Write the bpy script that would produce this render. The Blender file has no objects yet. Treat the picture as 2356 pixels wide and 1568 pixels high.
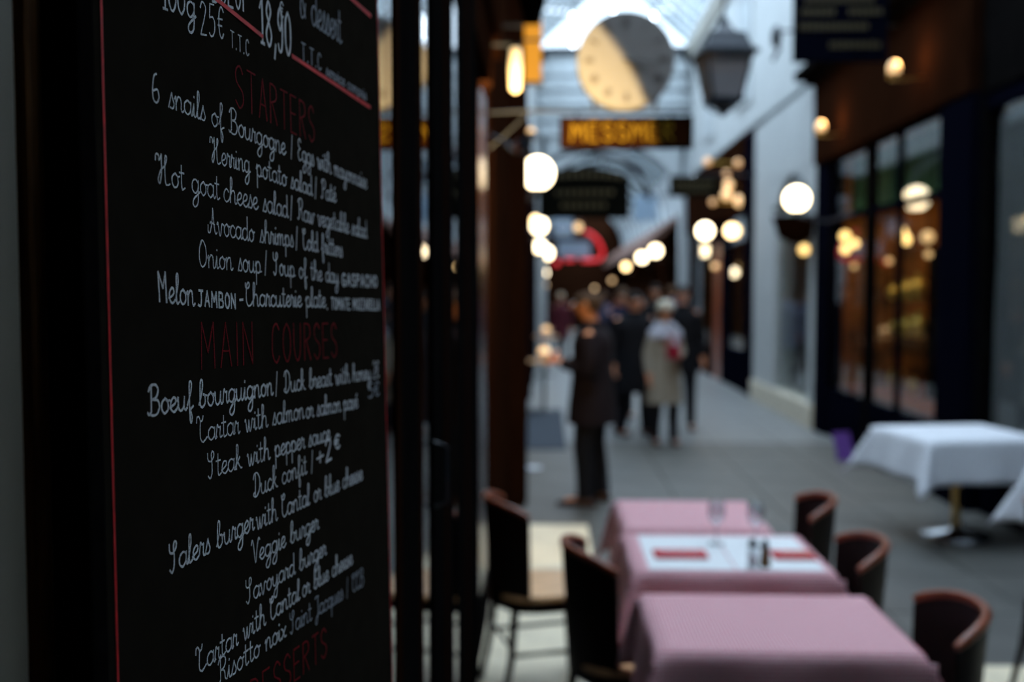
import bpy, bmesh, math, random
from mathutils import Vector, Matrix
random.seed(7)
PI = math.pi
C = bpy.context.scene.collection
sc = bpy.context.scene

# ------------------------------------------------------------------ camera
CAM_H = 1.75
YAW, PITCH = 0.036665, 0.050577            # turned slightly left of the passage axis, tipped slightly down
cam_d = bpy.data.cameras.new('camera'); cam = bpy.data.objects.new('camera', cam_d); C.objects.link(cam)
cam_d.lens = 35.0; cam_d.sensor_width = 36.0
cam.location = (0, 0, CAM_H); cam.rotation_euler = (PI/2 - PITCH, 0, YAW)
cam_d.dof.use_dof = True; cam_d.dof.focus_distance = 0.85; cam_d.dof.aperture_fstop = 3.2
cam_d.clip_start = 0.05; cam_d.clip_end = 300
sc.camera = cam
# ------------------------------------------------------------------ sky, exposure
SKY = 20.0
w = bpy.data.worlds.new('sky'); sc.world = w; w.use_nodes = True
bg = w.node_tree.nodes['Background']; bg.inputs[0].default_value = (0.70, 0.84, 1.0, 1); bg.inputs[1].default_value = SKY
sc.view_settings.view_transform = 'Standard'; sc.view_settings.look = 'None'
sc.view_settings.exposure = 0.0; sc.view_settings.gamma = 1.0; sc.view_settings.use_curve_mapping = False
try:
    sc.cycles.use_denoising = True; sc.cycles.max_bounces = 8; sc.cycles.transparent_max_bounces = 24
    sc.cycles.diffuse_bounces = 4; sc.cycles.sample_clamp_indirect = 6; sc.cycles.caustics_reflective = False; sc.cycles.caustics_refractive = False
except Exception: pass

F_ = Vector((-math.sin(YAW)*math.cos(PITCH), math.cos(YAW)*math.cos(PITCH), -math.sin(PITCH)))
R_ = Vector((math.cos(YAW), math.sin(YAW), 0)); U_ = R_.cross(F_)
def at(px, py, Y):
    """world point seen at photo pixel (px, py) at distance Y down the passage"""
    r = F_ + R_*((px-1178)/2290.0) + U_*((784-py)/2290.0)
    return Vector((0, 0, CAM_H)) + r*(Y/r.y)

# ------------------------------------------------------------------ helpers
class MB:
    def __init__(s): s.v = []; s.f = []; s.sm = []
    def add(s, vs, fs, smooth=False):
        n = len(s.v); s.v += [tuple(v) for v in vs]; s.f += [tuple(i+n for i in f) for f in fs]; s.sm += [smooth]*len(fs); return s
    def box(s, x0, x1, y0, y1, z0, z1, M=None):
        vs = [Vector((x, y, z)) for x in (x0, x1) for y in (y0, y1) for z in (z0, z1)]
        if M is not None: vs = [M @ v for v in vs]
        return s.add(vs, [(0,1,3,2),(4,6,7,5),(0,4,5,1),(2,3,7,6),(0,2,6,4),(1,5,7,3)])
    def bev(s, x0, x1, y0, y1, z0, z1, b=.01, M=None):
        bm = bmesh.new(); bmesh.ops.create_cube(bm, size=1)
        for v in bm.verts: v.co = Vector(((x0+x1)/2+v.co.x*(x1-x0), (y0+y1)/2+v.co.y*(y1-y0), (z0+z1)/2+v.co.z*(z1-z0)))
        bmesh.ops.bevel(bm, geom=bm.edges[:], offset=b, segments=2, profile=.6, affect='EDGES')
        bm.verts.index_update(); vs = [v.co.copy() for v in bm.verts]
        if M is not None: vs = [M @ v for v in vs]
        s.add(vs, [tuple(v.index for v in f.verts) for f in bm.faces]); bm.free(); return s
    def tube(s, pts, r, n=10, cap=True):
        pts = [Vector(p) for p in pts]; rr = r if isinstance(r, (list, tuple)) else [r]*len(pts)
        vs = []; ref = None
        for i, p in enumerate(pts):
            t = (pts[min(i+1, len(pts)-1)] - pts[max(i-1, 0)])
            t = t.normalized() if t.length > 1e-9 else Vector((0,0,1))
            if ref is None: ref = Vector((1,0,0)) if abs(t.x) < .8 else Vector((0,1,0))
            a = (ref - t*ref.dot(t)).normalized(); b = t.cross(a); ref = a
            vs += [p + (a*math.cos(2*PI*k/n) + b*math.sin(2*PI*k/n))*rr[i] for k in range(n)]
        fs = [(i*n+k, i*n+(k+1)%n, (i+1)*n+(k+1)%n, (i+1)*n+k) for i in range(len(pts)-1) for k in range(n)]
        s.add(vs, fs, True)
        if cap: s.add(vs[:n], [tuple(range(n))[::-1]]); s.add(vs[-n:], [tuple(range(n))])
        return s
    def lathe(s, prof, c=(0,0,0), n=20, M=None, sy=1.0):
        vs = []
        for r, z in prof:
            for k in range(n):
                v = Vector((r*math.cos(2*PI*k/n), r*math.sin(2*PI*k/n)*sy, z))
                if M is not None: v = M @ v
                vs.append(v + Vector(c))
        m = len(prof)
        fs = [(i*n+k, i*n+(k+1)%n, (i+1)*n+(k+1)%n, (i+1)*n+k) for i in range(m-1) for k in range(n)]
        s.add(vs, fs, True)
        if prof[0][0] > 1e-4: s.add(vs[:n], [tuple(range(n))[::-1]])
        if prof[-1][0] > 1e-4: s.add(vs[-n:], [tuple(range(n))])
        return s
    def ball(s, c, r, n=16, sx=1, sy=1, sz=1):
        prof = [(max(1e-5, math.sin(PI*i/(n//2)))*r, -math.cos(PI*i/(n//2))*r) for i in range(n//2+1)]
        vs = []
        for rr, z in prof:
            for k in range(n): vs.append((c[0]+rr*sx*math.cos(2*PI*k/n), c[1]+rr*sy*math.sin(2*PI*k/n), c[2]+z*sz))
        return s.add(vs, [(i*n+k, i*n+(k+1)%n, (i+1)*n+(k+1)%n, (i+1)*n+k) for i in range(n//2) for k in range(n)], True)
    def grid(s, rows, closed=False, smooth=True):
        m = len(rows); n = len(rows[0]); vs = [p for r in rows for p in r]; q = n if closed else n-1
        return s.add(vs, [(i*n+k, i*n+(k+1)%n, (i+1)*n+(k+1)%n, (i+1)*n+k) for i in range(m-1) for k in range(q)], smooth)
    def mesh(s, name):
        me = bpy.data.meshes.new(name); me.from_pydata(s.v, [], s.f); me.polygons.foreach_set('use_smooth', s.sm); me.update()
        return me

def obj(name, mb, mat, parent=None, loc=None, label=None):
    me = mb.mesh(name) if isinstance(mb, MB) else mb
    me.materials.append(mat) if len(me.materials) == 0 else None
    o = bpy.data.objects.new(name, me); C.objects.link(o)
    if parent is not None: o.parent = parent
    if loc is not None: o.location = loc
    if label: o['label'] = label
    return o
def tag(o, label, cat, group=None, kind=None):
    o['label'] = label; o['category'] = cat
    if group: o['group'] = group
    if kind: o['kind'] = kind
    return o
def thing(name, label, cat, loc=(0,0,0), rz=0, group=None):
    o = bpy.data.objects.new(name, None); o.empty_display_size = .1; C.objects.link(o)
    o.location = loc; o.rotation_euler = (0, 0, rz); return tag(o, label, cat, group)
def struct(name, mb, mat, parent=None):
    o = obj(name, mb, mat, parent)
    if parent is None: o['kind'] = 'structure'
    return o
def copy_tree(o, parent=None):
    c = o.copy(); C.objects.link(c); c.parent = parent
    for ch in list(o.children): copy_tree(ch, c)
    return c

# ------------------------------------------------------------------ materials
def mat(name, col, rough=.6, metal=0, noise=0, nscale=20, stretch=(1,1,1), bump=0, emit=None, estr=0, spec=.5, sheen=0):
    m = bpy.data.materials.new(name); m.use_nodes = True; nt = m.node_tree; b = nt.nodes['Principled BSDF']
    b.inputs['Base Color'].default_value = (*col, 1); b.inputs['Roughness'].default_value = rough
    b.inputs['Metallic'].default_value = metal; b.inputs['Specular IOR Level'].default_value = spec
    if emit: b.inputs['Emission Color'].default_value = (*emit, 1); b.inputs['Emission Strength'].default_value = estr
    if noise or bump:
        tc = nt.nodes.new('ShaderNodeTexCoord'); mp = nt.nodes.new('ShaderNodeMapping'); mp.inputs['Scale'].default_value = stretch
        nz = nt.nodes.new('ShaderNodeTexNoise'); nz.inputs['Scale'].default_value = nscale; nz.inputs['Detail'].default_value = 6
        nt.links.new(tc.outputs['Object'], mp.inputs[0]); nt.links.new(mp.outputs[0], nz.inputs[0])
        if noise:
            r = nt.nodes.new('ShaderNodeValToRGB')
            r.color_ramp.elements[0].position = .3; r.color_ramp.elements[1].position = .7
            r.color_ramp.elements[0].color = (*[c*(1-noise) for c in col], 1)
            r.color_ramp.elements[1].color = (*[min(1, c*(1+noise)) for c in col], 1)
            nt.links.new(nz.outputs[0], r.inputs[0]); nt.links.new(r.outputs[0], b.inputs['Base Color'])
        if bump:
            bp = nt.nodes.new('ShaderNodeBump'); bp.inputs['Strength'].default_value = bump; bp.inputs['Distance'].default_value = .01
            nt.links.new(nz.outputs[0], bp.inputs['Height']); nt.links.new(bp.outputs[0], b.inputs['Normal'])
    return m
def glassmat(name, tint=(.9,.93,.92), ior=1.5, rough=.01, thick=False):
    """thin pane: Fresnel reflection over tinted transmission; thick = absorbs more the more obliquely it is crossed"""
    m = bpy.data.materials.new(name); m.use_nodes = True; nt = m.node_tree; nt.nodes.clear()
    def mth(op, a, b=None):
        n = nt.nodes.new('ShaderNodeMath'); n.operation = op
        for k, v in enumerate((a, b)):
            if v is None: continue
            if isinstance(v, (int, float)): n.inputs[k].default_value = v
            else: nt.links.new(v, n.inputs[k])
        return n.outputs[0]
    o = nt.nodes.new('ShaderNodeOutputMaterial'); mx = nt.nodes.new('ShaderNodeMixShader'); f = nt.nodes.new('ShaderNodeFresnel')
    t = nt.nodes.new('ShaderNodeBsdfTransparent'); g = nt.nodes.new('ShaderNodeBsdfGlossy'); geo = nt.nodes.new('ShaderNodeNewGeometry')
    nt.links.new(mth('ADD', mth('MULTIPLY', geo.outputs['Backfacing'], 1/ior-ior), ior), f.inputs[0])      # same optics from both sides of the pane
    t.inputs[0].default_value = (*tint, 1); g.inputs['Roughness'].default_value = rough
    if thick:
        lw = nt.nodes.new('ShaderNodeLayerWeight'); c = mth('MAXIMUM', mth('SUBTRACT', 1.0, lw.outputs['Facing']), .05); e = mth('DIVIDE', 1.0, c)
        cb = nt.nodes.new('ShaderNodeCombineColor')
        for k in range(3): nt.links.new(mth('POWER', tint[k], e), cb.inputs[k])
        nt.links.new(cb.outputs[0], t.inputs[0])
    nt.links.new(f.outputs[0], mx.inputs[0]); nt.links.new(t.outputs[0], mx.inputs[1]); nt.links.new(g.outputs[0], mx.inputs[2])
    nt.links.new(mx.outputs[0], o.inputs[0]); return m
def chalkmat(name, col, under, scale=900, th=.36):
    m = bpy.data.materials.new(name); m.use_nodes = True; nt = m.node_tree; b = nt.nodes['Principled BSDF']
    b.inputs['Roughness'].default_value = .95; b.inputs['Specular IOR Level'].default_value = .1
    tc = nt.nodes.new('ShaderNodeTexCoord'); nz = nt.nodes.new('ShaderNodeTexNoise'); nz.inputs['Scale'].default_value = scale; nz.inputs['Detail'].default_value = 3
    r = nt.nodes.new('ShaderNodeValToRGB'); r.color_ramp.elements[0].position = th; r.color_ramp.elements[1].position = th+.12
    r.color_ramp.elements[0].color = (*under, 1); r.color_ramp.elements[1].color = (*col, 1)
    nt.links.new(tc.outputs['Object'], nz.inputs[0]); nt.links.new(nz.outputs[0], r.inputs[0]); nt.links.new(r.outputs[0], b.inputs['Base Color'])
    return m
def gingham(name, period=.011, dark=(.46,.012,.045), light=(1.0,.78,.82)):
    m = bpy.data.materials.new(name); m.use_nodes = True; nt = m.node_tree; b = nt.nodes['Principled BSDF']; b.inputs['Roughness'].default_value = .9
    b.inputs['Specular IOR Level'].default_value = .15
    uv = nt.nodes.new('ShaderNodeUVMap'); sp = nt.nodes.new('ShaderNodeSeparateXYZ'); nt.links.new(uv.outputs[0], sp.inputs[0])
    outs = []
    for k in range(2):
        d = nt.nodes.new('ShaderNodeMath'); d.operation = 'DIVIDE'; d.inputs[1].default_value = period; nt.links.new(sp.outputs[k], d.inputs[0])
        f = nt.nodes.new('ShaderNodeMath'); f.operation = 'FRACT'; nt.links.new(d.outputs[0], f.inputs[0])
        g = nt.nodes.new('ShaderNodeMath'); g.operation = 'GREATER_THAN'; g.inputs[1].default_value = .5; nt.links.new(f.outputs[0], g.inputs[0]); outs.append(g)
    a = nt.nodes.new('ShaderNodeMath'); a.operation = 'ADD'; nt.links.new(outs[0].outputs[0], a.inputs[0]); nt.links.new(outs[1].outputs[0], a.inputs[1])
    h = nt.nodes.new('ShaderNodeMath'); h.operation = 'MULTIPLY'; h.inputs[1].default_value = .5; nt.links.new(a.outputs[0], h.inputs[0])
    mx = nt.nodes.new('ShaderNodeMix'); mx.data_type = 'RGBA'; mx.inputs[6].default_value = (*light, 1); mx.inputs[7].default_value = (*dark, 1)
    nt.links.new(h.outputs[0], mx.inputs[0]); nt.links.new(mx.outputs[2], b.inputs['Base Color']); return m

BOARDC = (.0175, .0145, .0110)
M = dict(
 board = mat('blackboard_paint', BOARDC, .7, noise=.12, nscale=30, bump=.01, spec=0),
 chalk = chalkmat('white_chalk', (.86,.88,.90), (.42,.44,.46)),
 chalk_shade = chalkmat('shaded_white_chalk', (.42,.45,.50), (.2,.21,.22)),  # darker copy of the white chalk for the unlit writing
 chalk_r = chalkmat('red_chalk', (.24,.008,.014), (.07,.005,.006), th=.38),
 redline = mat('red_paint_line', (.70,.006,.014), .6, noise=.3, nscale=80),
 jamb = mat('grey_green_paint', (.19,.175,.135), .6, noise=.12, nscale=9, stretch=(1,1,.2), bump=.1),
 oldwood = mat('worn_brown_wood', (.13,.06,.022), .55, noise=.7, nscale=40, stretch=(4,4,.15), bump=.3, spec=.1),
 blackwood = mat('black_paint_wood', (.005,.0045,.0045), .6, noise=.4, nscale=20, stretch=(3,3,.2), spec=0),
 brownwood = mat('dark_brown_wood', (.016,.0058,.0028), .5, noise=.4, nscale=14, stretch=(3,3,.2), spec=0),
 polished = mat('polished_brown_wood', (.02,.008,.004), .22, noise=.3, nscale=14, stretch=(3,3,.2), spec=.12),
 redwood = mat('reddish_varnished_wood', (.26,.055,.018), .34, noise=.3, nscale=12, stretch=(1,1,3)),
 chairback = mat('dark_chair_wood', (.008,.0028,.002), .5, noise=.4, nscale=14, stretch=(1,1,.3), spec=.2),
 seatwood = mat('tan_seat_wood', (.75,.42,.20), .35, noise=.25, nscale=8, stretch=(1,5,1)),
 navy = mat('navy_paint', (.0022,.0026,.0065), .6, spec=0),
 white = mat('white_plaster', (.40,.425,.43), .8, noise=.06, nscale=2),
 offwhite = mat('cream_stone', (.60,.55,.44), .7, noise=.08, nscale=6),
 beam = mat('grey_beige_cornice', (.34,.33,.29), .7, noise=.1, nscale=4),
 slab = mat('grey_floor_stone', (.10,.098,.090), .48, noise=.2, nscale=2.5, bump=.05),
 slab2 = mat('pale_grey_floor_stone', (.19,.195,.192), .42, noise=.15, nscale=2.5, bump=.05),
 beige = mat('beige_floor_stone', (.86,.74,.53), .5, noise=.1, nscale=5, bump=.03),
 joint = mat('dark_grout', (.10,.10,.095), .8),
 iron = mat('dark_iron', (.03,.035,.045), .4, metal=.2, spec=.4),
 rib = mat('grey_painted_iron', (.16,.19,.20), .5),
 brass = mat('brass', (.75,.48,.16), .3, metal=1),
 steel = mat('brushed_steel', (.6,.62,.65), .25, metal=1),
 gold = mat('gilt_lettering', (.36,.22,.02), .7, spec=.05),
 golddim = mat('dull_gilt', (.05,.036,.010), .5, metal=.2),
 signbrown = mat('brown_sign_board', (.030,.010,.003), .8, spec=0),
 signblack = mat('black_sign_board', (.004,.004,.003), .8, spec=0),
 cloth = gingham('pink_gingham_cloth'),
 linen = mat('white_linen', (.74,.76,.81), .9, noise=.03, nscale=3, spec=.2),
 paper = mat('white_paper', (.86,.87,.88), .85, spec=.2),
 napkin = mat('red_paper_napkin', (.62,.03,.045), .85, noise=.1, nscale=30),
 glass = glassmat('window_glass'),
 roofglass = glassmat('sooty_roof_glass', (.47,.49,.50), 1.45, .05, True),
 gableglass = glassmat('dark_tinted_gable_glass', (.13,.14,.145), 1.45, .05),  # tint deepened to tone down the bright sky behind
 drink = glassmat('drinking_glass', (.93,.95,.96), 2.3, .28),
 globe = mat('opal_globe_lit', (1,.95,.85), .3, emit=(1,.80,.50), estr=9),
 globe_far = mat('small_lamp_lit', (1,.9,.7), .3, emit=(1,.68,.32), estr=7),
 warmbulb = mat('warm_bulb_lit', (1,.8,.5), .3, emit=(1,.60,.20), estr=5),
 dimbulb = mat('dim_amber_bulb_lit', (1,.7,.4), .3, emit=(1,.60,.26), estr=1.3),
 lampglow = mat('opal_tube_lit', (1,.8,.5), .3, emit=(1,.76,.42), estr=.7),
 amber = mat('amber_sign_lit', (.6,.28,.03), .4, emit=(1,.42,.03), estr=.30),
 neon = mat('red_neon_lit', (1,.05,.05), .3, emit=(1,.01,.03), estr=.62),
 frost = mat('frosted_lantern_glass', (.30,.28,.29), .45, spec=.3),
 dial = mat('enamel_clock_dial', (.40,.385,.36), .5),
 clockgrey = mat('grey_numeral_paint', (.16,.14,.12), .6),
 skin = mat('skin', (.62,.27,.15), .55),
 curtain = mat('grey_net_curtain', (.17,.17,.175), .9, noise=.1, nscale=30, stretch=(1,8,.2)),
 green = mat('green_valance', (.03,.10,.03), .7, noise=.5, nscale=5),
 orangewall = mat('amber_painted_wall', (.30,.13,.03), .8, noise=.85, nscale=2.2),
 goldthing = mat('gilt_ornament', (.9,.62,.15), .3, metal=.8),
 rubber = mat('dark_doormat', (.035,.045,.06), .95, noise=.3, nscale=60),
 purple = mat('purple_card', (.12,.05,.30), .6),
 pepper = mat('olive_brown_pepper_mill', (.16,.09,.03), .35),
 slatblue = mat('pale_blue_sign', (.30,.42,.55), .5),
 awning = mat('brown_awning_canvas', (.09,.035,.02), .8),
 concrete = mat('pale_grey_plaster', (.42,.46,.48), .8, noise=.1, nscale=2),
)
def cmat(name, col, rough=.85, noise=.15): return mat(name, col, rough, noise=noise, nscale=25, spec=.15)

XL, XR = -.36, 3.40            # facade planes
YB, YE, YF = -5.0, 24.0, 46.0; YR0 = 1.3  # back of the passage, cross wall, far end
EAVE, RIDGE, XM = 7.5, 9.2, (XL+XR)/2

# ================================================================== SETTING
# ---- floor: grout bed with stone slabs laid on it
floor = struct('floor', MB().box(XL-2.6, XR+2.6, YB-.5, YF+.5, -.3, -.012), M['joint'])
def slabs(name, x0, x1, y0, y1, sx, sy, m):
    nx, ny = max(1, round((x1-x0)/sx)), max(1, round((y1-y0)/sy)); dx, dy = (x1-x0)/nx, (y1-y0)/ny
    me = MB().bev(.004, dx-.004, .004, dy-.004, -.012, 0, .002).mesh(name); me.materials.append(m)
    for i in range(nx):
        for j in range(ny):
            o = bpy.data.objects.new(name, me); C.objects.link(o); o.parent = floor
            o.location = (x0+i*dx, y0+j*dy, random.uniform(-.0015, .0012))
slabs('beige_slab', XL, .30, 3.4, 7.4, .66, .64, M['beige']); slabs('grey_slab', XL, .30, 1.0, 3.4, .66, .6, M['slab'])
slabs('grey_slab', .30, XR, 4.66, 11.5, .78, .76, M['slab'])
slabs('grey_slab', .30, 1.86, 1.0, 4.66, .78, .73, M['slab'])
slabs('beige_slab', 1.86, XR+.15, 3.2, 4.66, .77, .73, M['beige']); slabs('grey_slab', 1.86, XR+.15, 1.0, 3.2, .77, .73, M['slab'])
slabs('grey_slab', XL, .30, 7.4, 11.5, .66, .82, M['slab'])
slabs('pale_slab', XL, XR, 11.5, YE, .75, 1.04, M['slab2'])
struct('floor_far', MB().box(XL, XR, YE, YF, -.012, 0), M['slab']); bpy.data.objects['floor_far'].parent = floor
slabs('grey_slab', XL, XR, YB, 1.0, .75, 1.0, M['slab'])

# ---- walls above the shopfronts
struct('wall_left', MB().box(XL-.4, XL, YR0, YE, 4.4, EAVE), M['white'])
wr = struct('wall_right', MB().box(XR, XR+.4, YR0, YE, 4.5, EAVE), M['white'])
struct('wall_back', MB().box(XL-2.9, XR+1.8, YB-.3, YB, 0, 4.7), M['brownwood'])
for s, x in (('left', XL), ('right', XR)):
    d = 1 if s == 'left' else -1
    mb = MB().box(*(sorted((x, x+d*.16))), YR0, YE, EAVE-.12, EAVE+.08); mb.box(*(sorted((x, x+d*.09))), YR0, YE, EAVE-.30, EAVE-.12)
    struct('trim_1' if s == 'left' else 'trim_2', mb, M['beam'])
# bodies of the buildings behind the shopfronts
struct('wall_outer_right', MB().box(XR+1.62, XR+1.8, YB, YF, 0, 4.6), M['orangewall'])
struct('wall_outer_left', MB().box(XL-2.9, XL-2.7, YB, YF, 0, 4.6), M['orangewall'])
struct('ceiling_shops_right', MB().box(XR+.16, XR+1.8, YB, YF, 4.42, 4.6), M['white'])
struct('ceiling_shops_left', MB().box(XL-2.9, XL-.05, YB, YF, 4.36, 4.4), M['white'])
struct('wall_party_right', MB().box(XR+.16, XR+1.8, YE, YE+.3, 0, 4.6), M['orangewall'])
# windows of the upper floor on the right wall
k = 0
for y in (9.4, 13.4, 17.6, 21.4):
    k += 1
    f = struct('window_%d' % k, MB().box(XR-.04, XR+.01, y-.6, y-.54, 5.0, 6.9).box(XR-.04, XR+.01, y+.54, y+.6, 5.0, 6.9).box(XR-.04, XR+.01, y-.54, y+.54, 6.84, 6.9).box(XR-.05, XR+.01, y-.6, y+.6, 4.94, 5.0).box(XR-.03, XR, y-.02, y+.02, 5.0, 6.84), M['white'])
    for q in (-1, 1): obj('pane', MB().box(XR-.012, XR-.004, y+min(q*.54, q*.02), y+max(q*.54, q*.02), 5.0, 6.84), M['concrete'], f)

# ---- glass roof
YR = 1.3
struct('ceiling_near_shade', MB().box(XL-.4, XR+.6, YB, YR, 4.5, 4.7).box(XL-.4, XR+.6, YR-.2, YR, 4.7, RIDGE), M['brownwood'])      # unseen solid cover added to keep daylight off the near end
roof = struct('ceiling', MB().box(XM-.06, XM+.06, YR, YE, RIDGE-.03, RIDGE+.05), M['rib'])
SL = math.hypot(XM-XL, RIDGE-EAVE)
def slope_pt(side, t, y, off=0):
    x0 = XL if side < 0 else XR
    n = Vector(((RIDGE-EAVE)*side, 0, abs(XM-x0))).normalized()
    return Vector((x0+(XM-x0)*t, y, EAVE+(RIDGE-EAVE)*t)) + n*off
NY = 37; YR = 1.3; dyr = (YE-YR)/NY
for side in (-1, 1):
    for t0, t1 in ((0, .5), (.5, 1)):
        a = [slope_pt(side, t0, 0), slope_pt(side, t1, 0)]
        mb = MB(); mb.add([a[0]+Vector((0,.02,0)), a[0]+Vector((0,dyr-.02,0)), a[1]+Vector((0,dyr-.02,0)), a[1]+Vector((0,.02,0))], [(0,1,2,3)])
        me = mb.mesh('roof_pane'); me.materials.append(M['roofglass'])
        for j in range(NY):
            o = bpy.data.objects.new('roof_pane', me); C.objects.link(o); o.parent = roof; o.location = (0, YR+j*dyr, 0)
    mb = MB(); p, q = slope_pt(side, 0, 0, .02), slope_pt(side, 1, 0, .02)
    for e in (0,):
        dn = Vector((0,0,-.07)); mb.add([p+Vector((0,-.022,0)), p+Vector((0,.022,0)), q+Vector((0,.022,0)), q+Vector((0,-.022,0)), p+dn+Vector((0,-.022,0)), p+dn+Vector((0,.022,0)), q+dn+Vector((0,.022,0)), q+dn+Vector((0,-.022,0))],
               [(0,1,2,3),(7,6,5,4),(0,4,5,1),(1,5,6,2),(2,6,7,3),(3,7,4,0)])
    me = mb.mesh('glazing_bar'); me.materials.append(M['rib'])
    for j in range(NY+1):
        o = bpy.data.objects.new('glazing_bar', me); C.objects.link(o); o.parent = roof; o.location = (0, YR+j*dyr, 0)
    obj('purlin', MB().tube([slope_pt(side, .5, YR, -.03), slope_pt(side, .5, YE, -.03)], .035, 6), M['rib'], roof)
# iron arch trusses
mb = MB(); pts = [(XM+(XR-XL)/2*math.cos(a), 0, EAVE-.1+1.05*math.sin(a)) for a in [PI*i/16 for i in range(17)]]
mb.tube(pts, .035, 6); mb.tube([(XM, 0, EAVE+.95), (XM, 0, RIDGE)], .02, 6)
me = mb.mesh('arch_truss'); me.materials.append(M['iron'])
for y in (5, 9, 13, 17, 21.2):
    o = bpy.data.objects.new('arch_truss', me); C.objects.link(o); o.parent = roof; o.location = (0, y, 0)
# cross wall with an arched opening, then a lower glazed vault
AR, AX, AZ = 1.62, XM+.02, 3.62
mb = MB(); N = 24
front, back = [], []
for yy, L in ((YE, front), (YE+.35, back)):
    for i in range(N+1):
        a = PI*i/N; L.append(Vector((AX+AR*math.cos(a), yy, AZ+AR*math.sin(a))))
top_f = [Vector((max(XL, min(XR, p.x)), YE, 7.42)) for p in front]; top_f[0].x = XR; top_f[-1].x = XL
top_b = [p+Vector((0,.35,0)) for p in top_f]
mb.grid([front, top_f], smooth=False); mb.grid([top_b, back], smooth=False); mb.grid([back, front], smooth=False)
mb.box(XL-.02, AX-AR+.01, YE, YE+.35, AZ, 7.42).box(AX+AR-.01, XR+.02, YE, YE+.35, AZ, 7.42)
cross = struct('wall_cross', mb, M['concrete'])
for x0, x1 in ((XL, XL+.9), (XL+.94, XM-.02), (XM+.02, XR-.94), (XR-.9, XR)):
    zz = lambda x: EAVE+(RIDGE-EAVE)*(1-abs(x-XM)/(XR-XM)); obj('gable_pane', MB().add([(x0, YE, 7.5), (x1, YE, 7.5), (x1, YE, zz(x1)), (x0, YE, zz(x0))], [(0,1,2,3)]), M['gableglass'], cross)
mb = MB(); mb.box(XL, AX-AR+.02, YE, YE+.35, 0, AZ).box(AX+AR-.02, XR, YE, YE+.35, 0, AZ); struct('trim_3', mb, M['concrete']).parent = cross
for z in (5.42, 5.78, 6.14, 6.5, 6.86): obj('cladding_board', MB().bev(XL+.1, XR-.1, YE-.06, YE, z, z+.28, .012), M['concrete'], cross)
obj('transom', MB().box(XL, XR, YE-.12, YE, 7.36, 7.5), M['iron'], cross)
# far section
struct('wall_far_left', MB().box(XL-.3, XL, YE+.35, YF, 0, AZ), M['brownwood'])
struct('wall_far_right', MB().box(XR, XR+.3, YE+.35, YF, 0, AZ), M['brownwood'])
struct('wall_far_end', MB().box(XL-2.9, XR+1.8, YF, YF+.3, 0, 5.8), M['brownwood'])
vault = struct('ceiling_far', MB().tube([(AX, YE+.35, AZ+AR+.24), (AX, YF, AZ+AR+.24)], .05, 6), M['rib'])
RV = (XR-XL)/2
segs = [PI*i/10 for i in range(11)]; nv = 12; dv = (YF-YE-.35)/nv
for i in range(10):
    a, b = segs[i], segs[i+1]
    P0, P1 = Vector((XM+RV*math.cos(a), 0, AZ+RV*math.sin(a))), Vector((XM+RV*math.cos(b), 0, AZ+RV*math.sin(b)))
    mb = MB().add([P0, P0+Vector((0,dv,0)), P1+Vector((0,dv,0)), P1], [(0,1,2,3)]); me = mb.mesh('vault_pane'); me.materials.append(M['roofglass'] if 2 <= i <= 7 else M['concrete'])
    for j in range(nv):
        o = bpy.data.objects.new('vault_pane', me); C.objects.link(o); o.parent = vault; o.location = (0, YE+.35+j*dv, 0)
me = MB().tube([(XM+(RV-.03)*math.cos(a), 0, AZ+(RV-.03)*math.sin(a)) for a in segs], .04, 6).mesh('vault_rib'); me.materials.append(M['rib'])
for j in range(nv):
    o = bpy.data.objects.new('vault_rib', me); C.objects.link(o); o.parent = vault; o.location = (0, YE+.35+(j+.5)*dv, 0)

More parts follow.
